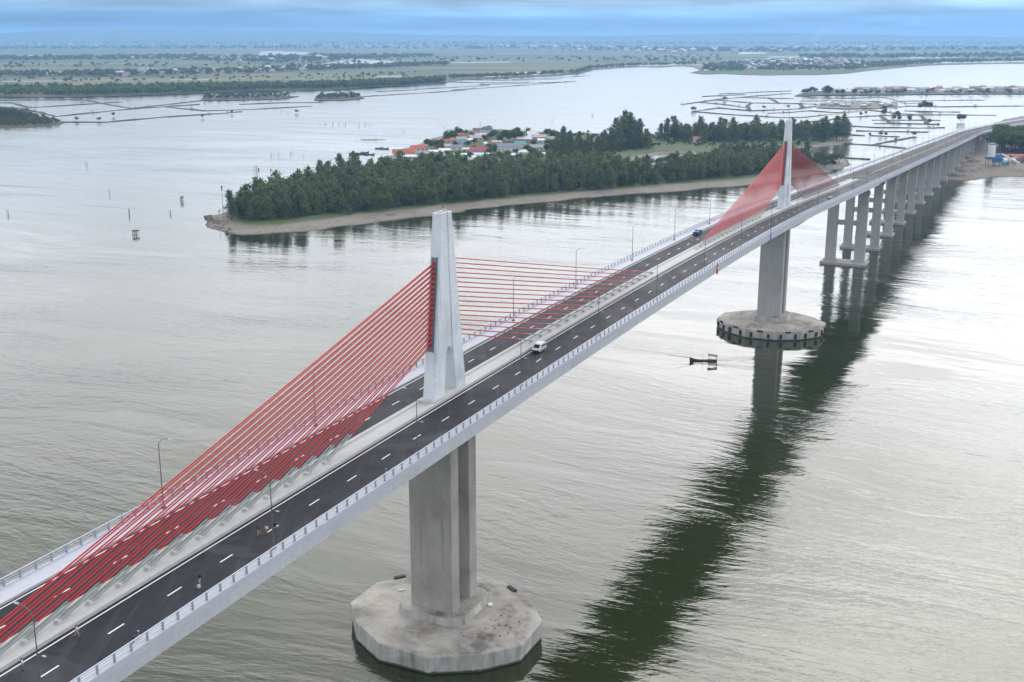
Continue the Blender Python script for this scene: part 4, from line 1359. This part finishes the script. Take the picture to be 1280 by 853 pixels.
TINY = [crown_mesh('c', 'broad', 600 + i, 8.0, 40, 1.9) for i in range(4)]
wood('mangrove_belt', band([(-80, 117, 4.5), (60, 117, 4.6), (150, 116, 4), (235, 114, 3), (330, 111.5, 2.6), (430, 109, 2.4), (500, 106, 1.6), (555, 102.5, 1.2)], 1900, .8, 1.5), 'broad_leaf', TINY, 'dark mangrove belt along the far shore')
wood('mangrove_strip_trees', [(q[0], q[1], .6, R.uniform(.5, .9)) for q in scatter([(254, 126), (350, 124), (368, 121.6), (340, 119), (258, 121.4)], 15, .6) + scatter([(394, 125.6), (450, 124), (448, 120), (398, 120.4)], 11, .6)], 'broad_leaf', TINY,
     'mangrove thickets on the strips off the far shore')
wood('far_plain_woods', band([(-60, 96.5, .8), (90, 96, .9), (185, 94.5, 1.1), (290, 92, 1.4), (390, 88, 1.6), (480, 85, 1.2), (560, 82, .5)], 800, .9, 2.0)
     + band([(-60, 76, 1.6), (80, 75, 1.6), (200, 73.5, 2.2), (330, 76, 4), (420, 74, 3), (540, 71.5, .9)], 1000, 1.1, 2.4)
     + band([(-60, 62, 1.2), (200, 61, 1.6), (420, 60, 2.2), (640, 60.5, 2.4), (860, 64, 2.6), (1000, 64, 2.4), (1300, 62, 2.4)], 1300, 1.6, 3.4)
     + band([(-60, 56, .8), (400, 55.6, 1.0), (800, 56, 1.2), (1300, 55.6, 1.2)], 900, 2.2, 5.0)
     + band([(560, 99, .8), (640, 96.5, .9), (720, 92, .8), (740, 86, .8), (800, 82, 1.0), (870, 81, 1.2)], 420, .6, 1.3)
     + band([(880, 87, 4), (930, 84, 6), (1000, 84, 6), (1060, 84, 5), (1110, 82, 2.5), (1170, 79, 1.5), (1300, 76, 1)], 1100, .8, 1.6)
     + band([(-60, 103, 1.5), (200, 102, 3), (400, 98, 3), (520, 94, 3)], 110, .5, 1.1) + band([(0, 84, 3), (300, 82, 3), (560, 76, 3), (760, 76, 3), (900, 74, 4)], 220, .8, 1.8)
     + band([(1000, 73, 2), (1300, 71, 2)], 420, 1.2, 2.4), 'broad_leaf', TINY, 'dark tree lines and copses crossing the far plain')


def town(name, boxes, label):
    mb = MB()
    for x, y, k, mi in boxes:
        w, l, h = R.uniform(8, 16) * k, R.uniform(7, 12) * k, R.uniform(3.5, 8) * k
        a = R.uniform(0, 1.5)
        mb.box((x, y, .8 + h / 2), (w, l, h), a, 0 if mi else 3)
        ca, sa = math.cos(a), math.sin(a)
        z = .8 + h
        pr = [(-w / 2 - .5, -l / 2 - .5), (w / 2 + .5, -l / 2 - .5), (w / 2 + .5, l / 2 + .5), (-w / 2 - .5, l / 2 + .5)]
        vs_ = [(x + p_[0] * ca - p_[1] * sa, y + p_[0] * sa + p_[1] * ca, z) for p_ in pr] + [(x - w / 2 * ca, y - w / 2 * sa, z + l * .25), (x + w / 2 * ca, y + w / 2 * sa, z + l * .25)]
        mb.add(vs_, [(0, 1, 5, 4), (2, 3, 4, 5), (1, 2, 5), (3, 0, 4)], mi)
    return tag(mb.build(name, [paint((0.42, 0.44, 0.46)), paint((0.26, 0.12, 0.09)), paint((0.22, 0.23, 0.25)), paint((0.36, 0.33, 0.29))]), label, 'town', kind='stuff')


def spots(pix, n, k0, k1):
    return [(x, y, R.uniform(k0, k1), R.choice([0, 0, 1, 2, 2])) for x, y, _, _ in band(pix, n, 1, 1)]


town('far_riverside_town', spots([(150, 95, 1.2), (230, 93, 1.6), (330, 90, 2), (420, 86, 1.6)], 110, .9, 1.6) + spots([(20, 74, 1.4), (90, 73, 1.4), (250, 74, 2), (330, 76, 4), (430, 74, 2)], 130, 1.0, 1.9), 'scattered pale houses of a far riverside town')
town('far_lagoon_town', spots([(930, 84, 5), (985, 80, 5), (1030, 80, 6), (1085, 82, 4)], 190, .9, 1.6), 'pale houses of a far town behind the lagoon')
town('horizon_town', spots([(-40, 57, 1.2), (200, 56, 1.6), (420, 60, 2), (600, 60, 2), (720, 64, 2.4), (900, 66, 2.4), (1100, 60, 2), (1300, 58, 2)], 300, 1.6, 3.6), 'faint far towns strung along the hazy horizon')

# ---------------------------------------------------------------- things in the water
def stakes(px, py, n, w, h, label, group, net=False):
    q = ground(px, py)
    t_ = thing('fishing_stakes', label, 'fishing stakes', (q.x, q.y, 0), R.uniform(0, 3), group)
    for i in range(n):
        x, y = R.uniform(-w, w), R.uniform(-w * .5, w * .5)
        MB().tube((x, y, -1), (x + R.uniform(-.3, .3), y + R.uniform(-.3, .3), h * R.uniform(.6, 1)), .10, .06, 5).build('stake', 'bamboo', t_)
    if net:
        MB().box((0, 0, h * .62), (w * 1.8, w * .9, .5)).build('platform', 'bamboo', t_)
    return t_


for px, py, n, w, h in ((161, 269, 4, 1.0, 3.5), (170, 294, 10, 1.8, 3.4), (228, 252, 9, 1.6, 4.0), (213, 268, 3, .6, 2.5), (318, 215, 6, 2.0, 6), (136, 243, 3, .8, 3.2)):
    stakes(px, py, n, w, h, 'bundle of thin fishing stakes standing in open water off the spit', 'fishing stakes off the spit', n > 8)
for px, py, h in ((278, 248, 7.0), (324, 224, 7.0), (339, 221, 5.0)):
    q = ground(px, py)
    t_ = thing('channel_marker', 'tall thin pole with a dark top marking the channel near the spit', 'channel marker', (q.x, q.y, 0), 0, 'channel markers by the spit')
    MB().tube((0, 0, -1), (0, 0, h), .13, .09, 6).build('pole', 'bamboo', t_)
    MB().tube((0, 0, h * .62), (0, 0, h * 1.05), .25, .5, 8).build('topmark', 'wood_dark', t_)
for px, py in ((399, 155), (407, 156), (415, 155.6), (424, 156.4), (431, 157), (352, 141), (360, 142), (340, 196), (347, 195), (365, 193), (378, 197), (456, 157), (463, 158), (690, 151), (740, 146), (108, 207), (12, 269), (555, 160), (600, 157), (448, 158), (505, 165), (832, 108), (470, 176), (840, 100)):
    stakes(px, py, R.choice([2, 3, 4]), 1.6, R.uniform(3, 5.5), 'few short fishing stakes out on the wide lagoon', 'fishing stakes on the lagoon')


def small_boat(px, py, ln, rz, label, group=None, canopy=False, z=0.0):
    q = ground(px, py, z)
    t_ = thing('moored_boat', label, 'boat', (q.x, q.y, z), rz, group)
    hull(ln, ln * .17, .7).build('hull', paint(R.choice([(0.10, 0.13, 0.17), (0.16, 0.12, 0.09), (0.30, 0.32, 0.33)])), t_)
    if canopy:
        MB().box((-ln * .1, 0, 1.5), (ln * .4, ln * .15, .12)).build('canopy', paint(GREY), t_)
        for x in (-.25, .05):
            for y in (-.06, .06):
                MB().tube((ln * x, ln * y, .2), (ln * x, ln * y, 1.5), .04, .04, 5).build('canopy_post', 'bamboo', t_)
    return t_


def hull(ln, wd, ht):
    rings = []
    for i in range(9):
        u = i / 8
        x = (u - .5) * ln
        k = (1 - ((u - .5) / .5) ** 2) ** .75 if u > .5 else .62 + .38 * math.sin(math.pi * u)
        w = wd / 2 * max(.05, k)
        sh = ht + ht * 1.1 * abs(2 * u - 1) ** 2.6 * (1.5 if u > .5 else .5)
        rings.append([(x, -w * .45, -.25), (x, w * .45, -.25), (x, w, sh * .75), (x, w * 1.03, sh), (x, w * .86, sh), (x, w * .62, ht * .35), (x, -w * .62, ht * .35), (x, -w * .86, sh), (x, -w * 1.03, sh), (x, -w, sh * .75)])
    return MB().loft(rings)


for px, py, ln, rz, cp in ((452, 193.5, 9, .1, 0), (462, 194, 8, .2, 0), (456, 191.5, 7, .0, 0), (474, 186, 7, .3, 1), (480, 186.6, 8, .1, 1), (477, 198.5, 6, .4, 0), (448, 192.5, 9, .1, 0), (484, 203, 7, .2, 0)):
    small_boat(px, py, ln, rz, 'canopied fishing boat moored off the orange-roofed hall' if cp else 'dark narrow boat moored off the village waterfront', 'canopied moored boats' if cp else 'moored narrow boats', bool(cp))
small_boat(488, 268.5, 5.5, .1, 'small pale boat pulled up on the island beach', None, False, 1.0)
q = ground(466, 175)
t_ = thing('sand_shoal', 'pale fish-trap mound of sand and netting in the lagoon', 'fish trap', (q.x, q.y, 0), .1)
MB().loft([[(math.cos(a) * 13 * k, math.sin(a) * 4 * k, z) for a in [i * .628 for i in range(10)]] for k, z in ((1, -.4), (.85, .3), (.4, .55))]).build('mound', 'dyke_pale', t_)
for i in range(9):
    MB().tube((-16 + i * 2.4, R.uniform(2, 6), -.5), (-16 + i * 2.4, R.uniform(2, 6), 2.4), .1, .07, 5).build('stake', 'bamboo', t_)

# the fishing boat under way by the far pylon
q = ground(879, 452.5)
t_ = thing('fishing_boat', 'dark slender fishing boat with a small canopy and long net poles under way', 'boat', (q.x, q.y, 0), math.pi - 0.10)
hull(8.0, 1.3, .5).build('hull', 'wood_dark', t_)
MB().add([(-4.1, -.95, 1.8), (-1.3, -.95, 2.2), (-1.3, .95, 2.2), (-4.1, .95, 1.8), (-4.1, -.95, 1.98), (-1.3, -.95, 2.38), (-1.3, .95, 2.38), (-4.1, .95, 1.98)],
         [(3, 2, 1, 0), (4, 5, 6, 7), (0, 1, 5, 4), (1, 2, 6, 5), (2, 3, 7, 6), (3, 0, 4, 7)]).build('canopy', paint((0.06, 0.055, 0.055)), t_)
for x in (-3.9, -1.7):
    for y in (-.6, .6):
        MB().tube((x, y, .25), (x, y, 2.1), .03, .03, 5).build('canopy_post', 'bamboo', t_)
MB().box((-2.0, 0, .62), (1.6, .8, .5)).build('engine_box', paint((0.20, 0.12, 0.12)), t_)
MB().tube((.2, 0, .3), (.2, 0, 2.7), .035, .03, 5).build('mast', 'bamboo', t_)
for y in (-1, 1):
    MB().tube((3.2, .25 * y, 1.1), (10.6, 1.5 * y, 2.2 if y > 0 else 1.5), .045, .025, 5).build('net_pole', 'bamboo', t_)

qb = ground(879, 452.5)
wk = MB()
for sg in (-1, 1):
    for r_ in range(3):
        rg = []
        for i in range(15):
            x = 3.0 - i * 1.9
            y = sg * (.5 + (3.0 - x) * (.20 + .05 * r_) + r_ * .7)
            hh = .26 * (1 - i / 15) * (1 - .25 * r_) + .012
            w_ = .35 + i * .05
            ca, sa = math.cos(math.pi - .10), math.sin(math.pi - .10)
            f_ = lambda yy, zz: (qb.x + x * ca - yy * sa, qb.y + x * sa + yy * ca, zz)
            rg.append([f_(y - w_, -.03), f_(y, hh), f_(y + w_, -.03)])
        wk.loft(rg, cap=False, close=False)
tag(wk.build('boat_wake', 'water', smooth=True), kind='structure')
# spit tip: heaped stones
for k in range(90):
    u = R.random()
    q = ground(256 + 30 * u + R.gauss(0, 3), 270 + 18 * u + R.gauss(0, 2.5))
    s_ = R.uniform(.5, 1.5)
    mb = MB().box((0, 0, s_ * .2), (s_ * 1.4, s_, s_ * .9), 0, 0, .6)
    tag(mb.build('shore_rock', 'rock', None, (q.x, q.y, .25), (R.uniform(-.3, .3), R.uniform(-.3, .3), R.uniform(0, 3))), 'dark boulder heaped at the tip of the sandy spit', 'rock', 'boulders at the spit tip')

# ---------------------------------------------------------------- concrete batching plant on the river bank
q = ground(1237.5, 209, 2.2)
t_ = thing('cement_silo', 'white cylindrical silo on a blue steel frame beside the river', 'silo', (q.x, q.y, 2.2))
MB().tube((0, 0, 7.5), (0, 0, 16.0), 2.6, 2.6, 20).build('drum', 'lamp_white', t_, smooth=False)
MB().tube((0, 0, 4.6), (0, 0, 7.5), .7, 2.6, 20).build('cone', 'lamp_white', t_)
MB().tube((0, 0, 16.0), (0, 0, 16.8), 2.75, 2.2, 20).build('top_ring', paint((0.06, 0.10, 0.24)), t_)
MB().box((0, 0, 6.6), (6.6, 6.6, 1.3)).build('frame_deck', paint((0.05, 0.10, 0.30)), t_)
for x in (-2.4, 2.4):
    for y in (-2.4, 2.4):
        MB().tube((x, y, 0), (x, y, 6.2), .22, .22, 6).build('leg', paint((0.10, 0.14, 0.22)), t_)
q = ground(1249, 207.5, 2.2)
t_ = thing('batching_machine', 'blue batching hopper with a long pale inclined conveyor', 'machine', (q.x, q.y, 2.2), -.1)
MB().box((-2, 0, 4.2), (5.5, 4, 3.2), 0, 0, 1.25).box((-2, 0, 7.2), (4.2, 3.4, 2.4)).build('hopper', paint((0.05, 0.16, 0.40)), t_)
MB().tube((1, 0, 8.4), (14, 0, 2.0), .75, .75, 6).build('conveyor', 'lamp_white', t_)
for x, z in ((-4, 2.6), (0, 2.6), (6, 5.4), (11, 3.0)):
    for y in (-1, 1):
        MB().tube((x, y, 0), (x, y * .6, z), .14, .14, 5).build('leg', paint((0.10, 0.14, 0.22)), t_)
MB().box((5, 2.5, 1.4), (4.5, 2.4, 2.8)).build('control_cabin', paint((0.10, 0.30, 0.55)), t_)
for px, py, w, l, h, rc, wc, lb in ((1272, 203, 20, 9, 3.4, (0.36, 0.12, 0.11), (0.20, 0.34, 0.34), 'long teal workshop with a red roof behind the conveyor'), (1260, 205, 8, 5, 2.8, PALE, CREAM, 'small cream site office beside the blue hopper'),
                                    (1292, 204, 14, 8, 3.4, GREY, WHT, 'grey-roofed store at the end of the silo yard')):
    q = ground(px, py, 2.2)
    house('yard_building', q.x, q.y, 2.2, R.uniform(-.15, .15), w, l, h, 'gable', paint(rc, .7, .18), paint(wc, .8, .12), lb, None, cat='building')
for px, py, r_, h in ((1204, 214, 6, 2.4), (1212, 213, 7, 2.2), (1219, 203, 6, 3.0), (1196, 218, 5, 1.6), (1222, 212, 5, 1.8), (1206, 196, 6, 3)):
    q = ground(px, py, 2.0)
    rg = [[(q.x + math.cos(a) * r_ * k * R.uniform(.85, 1.15), q.y + math.sin(a) * r_ * k * R.uniform(.85, 1.15), z) for a in [i * .524 for i in range(12)]] for k, z in ((1, 1.5), (.62, 2 + h * .6), (.15, 2 + h))]
    tag(MB().loft(rg).build('earth_mound', 'rubble'), 'dark heap of excavated earth under the approach viaduct', 'earth mound', 'earth heaps under the viaduct')

# ---------------------------------------------------------------- vehicles on the deck
def on_deck(s, d, rz=0.0, dz=0.0):
    return to_world(P(s, d, zdeck(s) + dz)), -AZ - max(0, (s - CUR0) / CURR) + rz


def vehicle(s, d, toward, label, body, ln=4.9, wd=1.85, ht=2.1, kind='van', name='minibus', cat='van'):
    loc, rz = on_deck(s, d, math.pi if toward else 0)
    t_ = thing(name, label, cat, loc, rz)
    # side outline (y along, z up), front at +y
    f = ln / 2
    kz = ht / 2.1 if kind == 'van' else 1.0
    if kind == 'van':
        out = [(-f, .33), (-f, 1.2 * kz), (-f + .12, ht - .12), (-f + .4, ht), (f - 1.05, ht), (f - .80, ht - .13), (f - .30, 1.12 * kz), (f - .05, .98 * kz), (f, .75 * kz), (f, .33)]
    elif kind == 'pickup':
        out = [(-f, .45), (-f, 1.05), (-.4, 1.05), (-.35, ht - .1), (-.1, ht), (.72, ht), (1.30, 1.05), (f - .1, .92), (f, .75), (f, .42)]
    else:
        out = [(-f, .35), (-f, .85), (-f + .5, .95), (-f + 1.0, ht), (.5, ht), (1.25, .95), (f - .1, .82), (f, .65), (f, .35)]
    rings = []
    for x, k in ((-1, .0), (-1, .06), (1, .06), (1, .0)):
        inset = .10 if k == 0 else 0
        rings.append([(x * (wd / 2 - (0 if k == 0 else .0)) * (1 if z < ht * .62 else .93), y * (1 - .0 * inset), z) for y, z in out])
    bd = MB().loft([rings[0], rings[3]]).build('body', body, t_)
    bv = bd.modifiers.new('bevel', 'BEVEL')
    bv.width, bv.segments, bv.limit_method = .05, 2, 'ANGLE'
    zt, zb = ht - .22, ht * .60
    if kind == 'van':
        ws = [(f - .76, ht - .18), (f - .33, 1.16 * kz)]
    elif kind == 'pickup':
        ws = [(.78, ht - .06), (1.27, 1.16)]
    else:
        ws = [(.56, ht - .06), (1.18, .98)]
    (ya, za), (yb, zb2) = ws
    w0 = wd / 2 - .16
    MB().add([(-w0, yb + .03, zb2 + .03), (w0, yb + .03, zb2 + .03), (w0 * .92, ya + .03, za + .03), (-w0 * .92, ya + .03, za + .03)], [(0, 1, 2, 3)]).build('windscreen', 'glass_dark', t_)
    wins = [(-f + .25, -f + .75), (-f + .85, -f + 1.35), (-f + 1.45, f - .95)] if kind == 'van' else ([(-.25, .75)] if kind == 'pickup' else [(-f + 1.0, -.3), (-.2, .7)])
    for s_ in (-1, 1):
        for a, b in wins:
            x0, x1 = s_ * (wd / 2 * .985 + .02), s_ * (wd / 2 * .93 + .02)
            MB().add([(x0, a, zb), (x0, b, zb), (x1, b - .05, zt), (x1, a + .05, zt)], [(0, 1, 2, 3)]).build('side_window', 'glass_dark', t_)
        MB().box((s_ * (wd / 2 - .28), f + .01, .78), (.36, .06, .2)).build('headlight', 'lamp_white', t_)
        for y in (-f + .95, f - .95):
            w_ = MB().tube((s_ * (wd / 2 - .22), y, .34), (s_ * (wd / 2 + .01), y, .34), .34, .34, 14).build('wheel', 'tyre', t_)
            MB().tube((s_ * (wd / 2 - .02), y, .34), (s_ * (wd / 2 + .03), y, .34), .19, .17, 10).build('rim', 'lamp_grey', w_)
    MB().box((0, f + .02, .45), (wd * .92, .10, .22)).box((0, -f - .02, .45), (wd * .92, .10, .22)).build('bumper', 'rubber_black', t_)
    return t_


vehicle(212.5, 3.4, True, 'white minibus driving beside the median near the first red cables', paint((0.62, 0.68, 0.70), .3, .04), 3.0, 1.38, 1.55)
vehicle(338.5, -6.9, False, 'small blue pickup truck driving near the far parapet', paint((0.03, 0.07, 0.30), .35, .05), 4.0, 1.5, 1.4, 'pickup', 'pickup_truck', 'truck')
vehicle(1090, 4.6, True, 'dark car on the approach viaduct far beyond the pylons', paint((0.02, 0.025, 0.03), .35, .05), 3.5, 1.4, 1.2, 'car', 'dark_car', 'car')
vehicle(446, 8.0, False, 'dark blue car close to the parapet past the far pylon', paint((0.03, 0.04, 0.13), .35, .05), 3.4, 1.4, 1.2, 'car', 'blue_car', 'car')


def motorbike(s, d, rz, label, c):
    loc, r0 = on_deck(s, d, rz, .34 if abs(d) > 8.75 else 0)
    t_ = thing('motorbike', label, 'motorbike', loc, r0, None, (.76, .76, .76))
    for y in (-.62, .62):
        w_ = MB().tube((-.05, y, .29), (.05, y, .29), .29, .29, 14).build('wheel', 'tyre', t_)
        MB().tube((-.06, y, .29), (.06, y, .29), .13, .13, 8).build('rim', 'lamp_white', w_)
    MB().box((0, -.1, .52), (.26, .9, .3), 0, 0, .8).box((0, .42, .62), (.22, .28, .62), 0, 0, .7).build('frame', c, t_)
    MB().box((0, -.32, .76), (.27, .75, .12)).build('seat', 'rubber_black', t_)
    MB().tube((-.34, .36, 1.0), (.34, .36, 1.0), .025, .025, 6).tube((0, .62, .3), (0, .38, 1.0), .035, .035, 6).build('handlebar', 'pole_steel', t_)
    MB().box((0, .55, .88), (.18, .12, .18)).build('headlight', 'lamp_white', t_)


motorbike(153.5, 9.2, .25, 'blue-grey motorbike parked on the sidewalk below the first pylon', paint((0.10, 0.18, 0.28), .4))
motorbike(110.4, 9.15, .2, 'dark motorbike parked on the sidewalk among the walking people', paint((0.05, 0.06, 0.09), .4))
motorbike(655, 4.2, 3.14, 'motorbike riding along the approach viaduct', paint((0.05, 0.05, 0.06), .4))

# ---------------------------------------------------------------- people on the deck
def person(s, d, rz, label, shirt, trouser, pose, h=1.66):
    loc, r0 = on_deck(s, d, rz, .33 if abs(d) > 8.75 else 0.004)
    k = h / 1.66
    st = {'stand': 0.0, 'walk': 0.24, 'bend': 0.05}[pose]
    lean = 0.45 if pose == 'bend' else 0.0
    J = {}
    J['pel'] = Vector((0, 0, .90))
    J['chest'] = Vector((0, lean * .5, 1.22 - lean * .12))
    J['neck'] = Vector((0, lean * .75, 1.40 - lean * .22))
    J['head'] = Vector((0, .03 + lean * .95, 1.50 - lean * .30))
    J['crown'] = Vector((0, .02 + lean * 1.05, 1.62 - lean * .34))
    for sd, sg in (('l', -1), ('r', 1)):
        ph = st * sg
        J['hip' + sd] = Vector((.10 * sg, 0, .86))
        J['knee' + sd] = Vector((.11 * sg, ph * .75 + .03, .48))
        J['ank' + sd] = Vector((.11 * sg, ph * 1.15 - .03, .08))
        J['toe' + sd] = Vector((.13 * sg, ph * 1.15 + .16, .035))
        J['sh' + sd] = Vector((.19 * sg, lean * .72, 1.34 - lean * .20))
        J['elb' + sd] = Vector((.25 * sg, -ph * .5 - .02 + lean * .9, 1.07 - lean * .25))
        J['wri' + sd] = Vector((.24 * sg, -ph * .7 + .10 + lean * 1.2, .83 - lean * .1))
        J['han' + sd] = Vector((.23 * sg, -ph * .75 + .15 + lean * 1.25, .73 - lean * .1))
    RAD = {'pel': (.15, .11), 'chest': (.165, .115), 'neck': (.06, .06), 'head': (.085, .10), 'crown': (.07, .085), 'hip': (.095, .10), 'knee': (.062, .065), 'ank': (.042, .045), 'toe': (.04, .03), 'sh': (.065, .065), 'elb': (.045, .045), 'wri': (.032, .034), 'han': (.036, .028)}
    names = list(J)
    ix = {n_: i for i, n_ in enumerate(names)}
    ed = [('pel', 'chest'), ('chest', 'neck'), ('neck', 'head'), ('head', 'crown')]
    for sd in 'lr':
        ed += [('pel', 'hip' + sd), ('hip' + sd, 'knee' + sd), ('knee' + sd, 'ank' + sd), ('ank' + sd, 'toe' + sd), ('chest', 'sh' + sd), ('sh' + sd, 'elb' + sd), ('elb' + sd, 'wri' + sd), ('wri' + sd, 'han' + sd)]
    me = bpy.data.meshes.new('figure')
    me.from_pydata([J[n_] * k for n_ in names], [(ix[a], ix[b]) for a, b in ed], [])
    o = bpy.data.objects.new('figure', me)
    col.objects.link(o)
    md = o.modifiers.new('skin', 'SKIN')
    md.use_smooth_shade = True
    for n_ in names:
        rr = RAD.get(n_) or RAD[n_[:-1]]
        sv_ = me.skin_vertices[0].data[ix[n_]]
        sv_.radius = (rr[0] * k, rr[1] * k)
        sv_.use_root = n_ == 'pel'
    o.modifiers.new('sub', 'SUBSURF').levels = 1
    dg = bpy.context.evaluated_depsgraph_get()
    me2 = bpy.data.meshes.new_from_object(o.evaluated_get(dg))
    bpy.data.objects.remove(o)
    me2.materials.clear()
    for m_ in ('skin', shirt, trouser, 'hair'):
        me2.materials.append(M(m_))
    hd = J['head'] * k
    for pl in me2.polygons:
        c_ = pl.center
        near_head = (c_ - hd).length < .17 * k and c_.z > J['neck'].z * k + .015
        if near_head:
            pl.material_index = 3 if (c_.z > hd.z + .045 or c_.y < hd.y - .03) else 0
        elif c_.z > J['neck'].z * k - .005 and abs(c_.x) < .07:
            pl.material_index = 0
        elif c_.z > .88 * k and not (abs(c_.x) > .2 and c_.z < 1.08 * k):
            pl.material_index = 1
        elif abs(c_.x) > .185 * k and c_.z > .62 * k:
            pl.material_index = 0
        elif c_.z > .12 * k:
            pl.material_index = 2
        else:
            pl.material_index = 3
        pl.use_smooth = True
    o2 = obj('person', me2, None, loc, (0, 0, r0))
    tag(o2, label, 'person')
    hm = MB()
    rg = []
    for zz, rr in ((-.03, .098), (.02, .108), (.07, .10), (.115, .07), (.135, .03)):
        rg.append([(math.cos(a) * rr * .9 * k, hd.y - .015 + math.sin(a) * rr * k, hd.z + zz * k + (.03 * k if zz < 0 and math.sin(a) > .2 else 0)) for a in [i * .785 for i in range(8)]])
    hm.loft(rg).build('hair', 'hair', o2, smooth=True)
    for sg in (-1, 1):
        MB().box((.03 * sg * k, hd.y + .093 * k, hd.z + .005), (.022, .012, .012)).build('eye', 'rubber_black', o2)
    MB().box((0, hd.y + .105 * k, hd.z - .022), (.022, .03, .04)).build('nose', 'skin', o2)
    MB().box((0, hd.y + .096 * k, hd.z - .06), (.045, .012, .010)).build('mouth', paint((0.28, 0.10, 0.09)), o2)
    return o2


C_ = lambda *c: paint(c, .8, .05)
person(102.7, 3.3, 2.4, 'person in a pale green shirt and brown shorts standing by the median line', C_(.42, .62, .56), C_(.16, .10, .08), 'stand', 1.28)
person(109.0, 3.3, -.9, 'person in a white top and tan trousers striding beside the median', C_(.50, .50, .50), C_(.38, .29, .23), 'walk', 1.25)
person(121.8, 6.9, 1.2, 'person in a black top carrying a white bag on the open lane', C_(.015, .015, .02), C_(.36, .36, .44), 'walk', 1.28)
person(133.6, 5.2, .5, 'person with a dark red shirt walking next to one dressed in black', C_(.16, .02, .025), C_(.45, .33, .27), 'walk', 1.22)
person(134.2, 5.8, .4, 'person in a white top between two darkly dressed walkers', C_(.66, .64, .66), C_(.30, .12, .09), 'stand', 1.15)
person(135.0, 6.3, .3, 'person dressed all in black walking out on the lane', C_(.012, .012, .016), C_(.012, .012, .016), 'walk', 1.3)
person(173.6, 9.1, 1.6, 'person in a dark brown jacket leaning over the parapet near the first pylon', C_(.10, .045, .04), C_(.03, .03, .04), 'bend', 1.25)
q, r0 = on_deck(121.2, 7.25, 0, .004)
t_ = tag(MB().loft([[(x * k, y * k, z) for x, y in ((-.2, -.14), (.2, -.14), (.22, .12), (-.2, .14))] for k, z in ((.65, 0), (.8, .15), (.7, .3), (.3, .4))]).build('white_bag', C_(.50, .50, .58), None, q, (0, 0, r0)), 'bulky pale bag set down beside the person in black', 'bag')

# navigation boards hung outside the parapet
for s, c1, c2, lb in ((296.5, (0.50, 0.06, 0.05), (0.65, 0.62, 0.60), 'red and white navigation board hung outside the parapet at mid-span'), (348.5, (0.16, 0.14, 0.42), (0.30, 0.28, 0.55), 'violet cloth banner hung outside the parapet before the far pylon')):
    q, r0 = on_deck(s, 10.56, 0, -.75)
    t_ = thing('navigation_board', lb, 'sign', q, r0)
    MB().box((0, 0, 0), (.10, 1.1, 2.3)).build('board', C_(*c1), t_)
    MB().box((.06, 0, .35), (.04, .95, .5)).build('stripe', C_(*c2), t_)
    MB().box((-.06, 0, 1.05), (.10, .12, .9)).build('bracket', 'pole_steel', t_)
t = NT('smoke_air')
t.n.remove(t.b)
vol = t.node('ShaderNodeVolumePrincipled')
vol.inputs['Color'].default_value = (0.85, 0.88, 0.92, 1)
vol.inputs['Density'].default_value = 0.0020
t.l.new(vol.outputs[0], t.out.inputs['Volume'])
q = ground(1012, 66)
rg = []
for i in range(9):
    u = i / 8
    cx, w_ = q.x + 12 * math.sin(i * 1.1) + 90 * u ** 1.5, (12 + 40 * u) * (1 if i < 8 else .25)
    rg.append([(cx + math.cos(a) * w_ * R.uniform(.8, 1.2), q.y + math.sin(a) * w_, 2 + 150 * u) for a in [k * .628 for k in range(10)]])
tag(MB().loft(rg).build('smoke', 'smoke_air', smooth=True), 'thin pale smoke plume rising beyond the lagoon', 'smoke', kind='stuff')
# ---------------------------------------------------------------- smoke and haze
t = NT('haze_air')
t.n.remove(t.b)
vol = t.node('ShaderNodeVolumePrincipled')
vol.inputs['Color'].default_value = (0.30, 0.56, 0.95, 1)
vol.inputs['Density'].default_value = 9.0e-5
vol.inputs['Anisotropy'].default_value = 0.25
t.l.new(vol.outputs[0], t.out.inputs['Volume'])
hz = MB().box((0, 22000, 106), (94000, 48500, 216)).build('haze', 'haze_air')
tag(hz, kind='stuff')
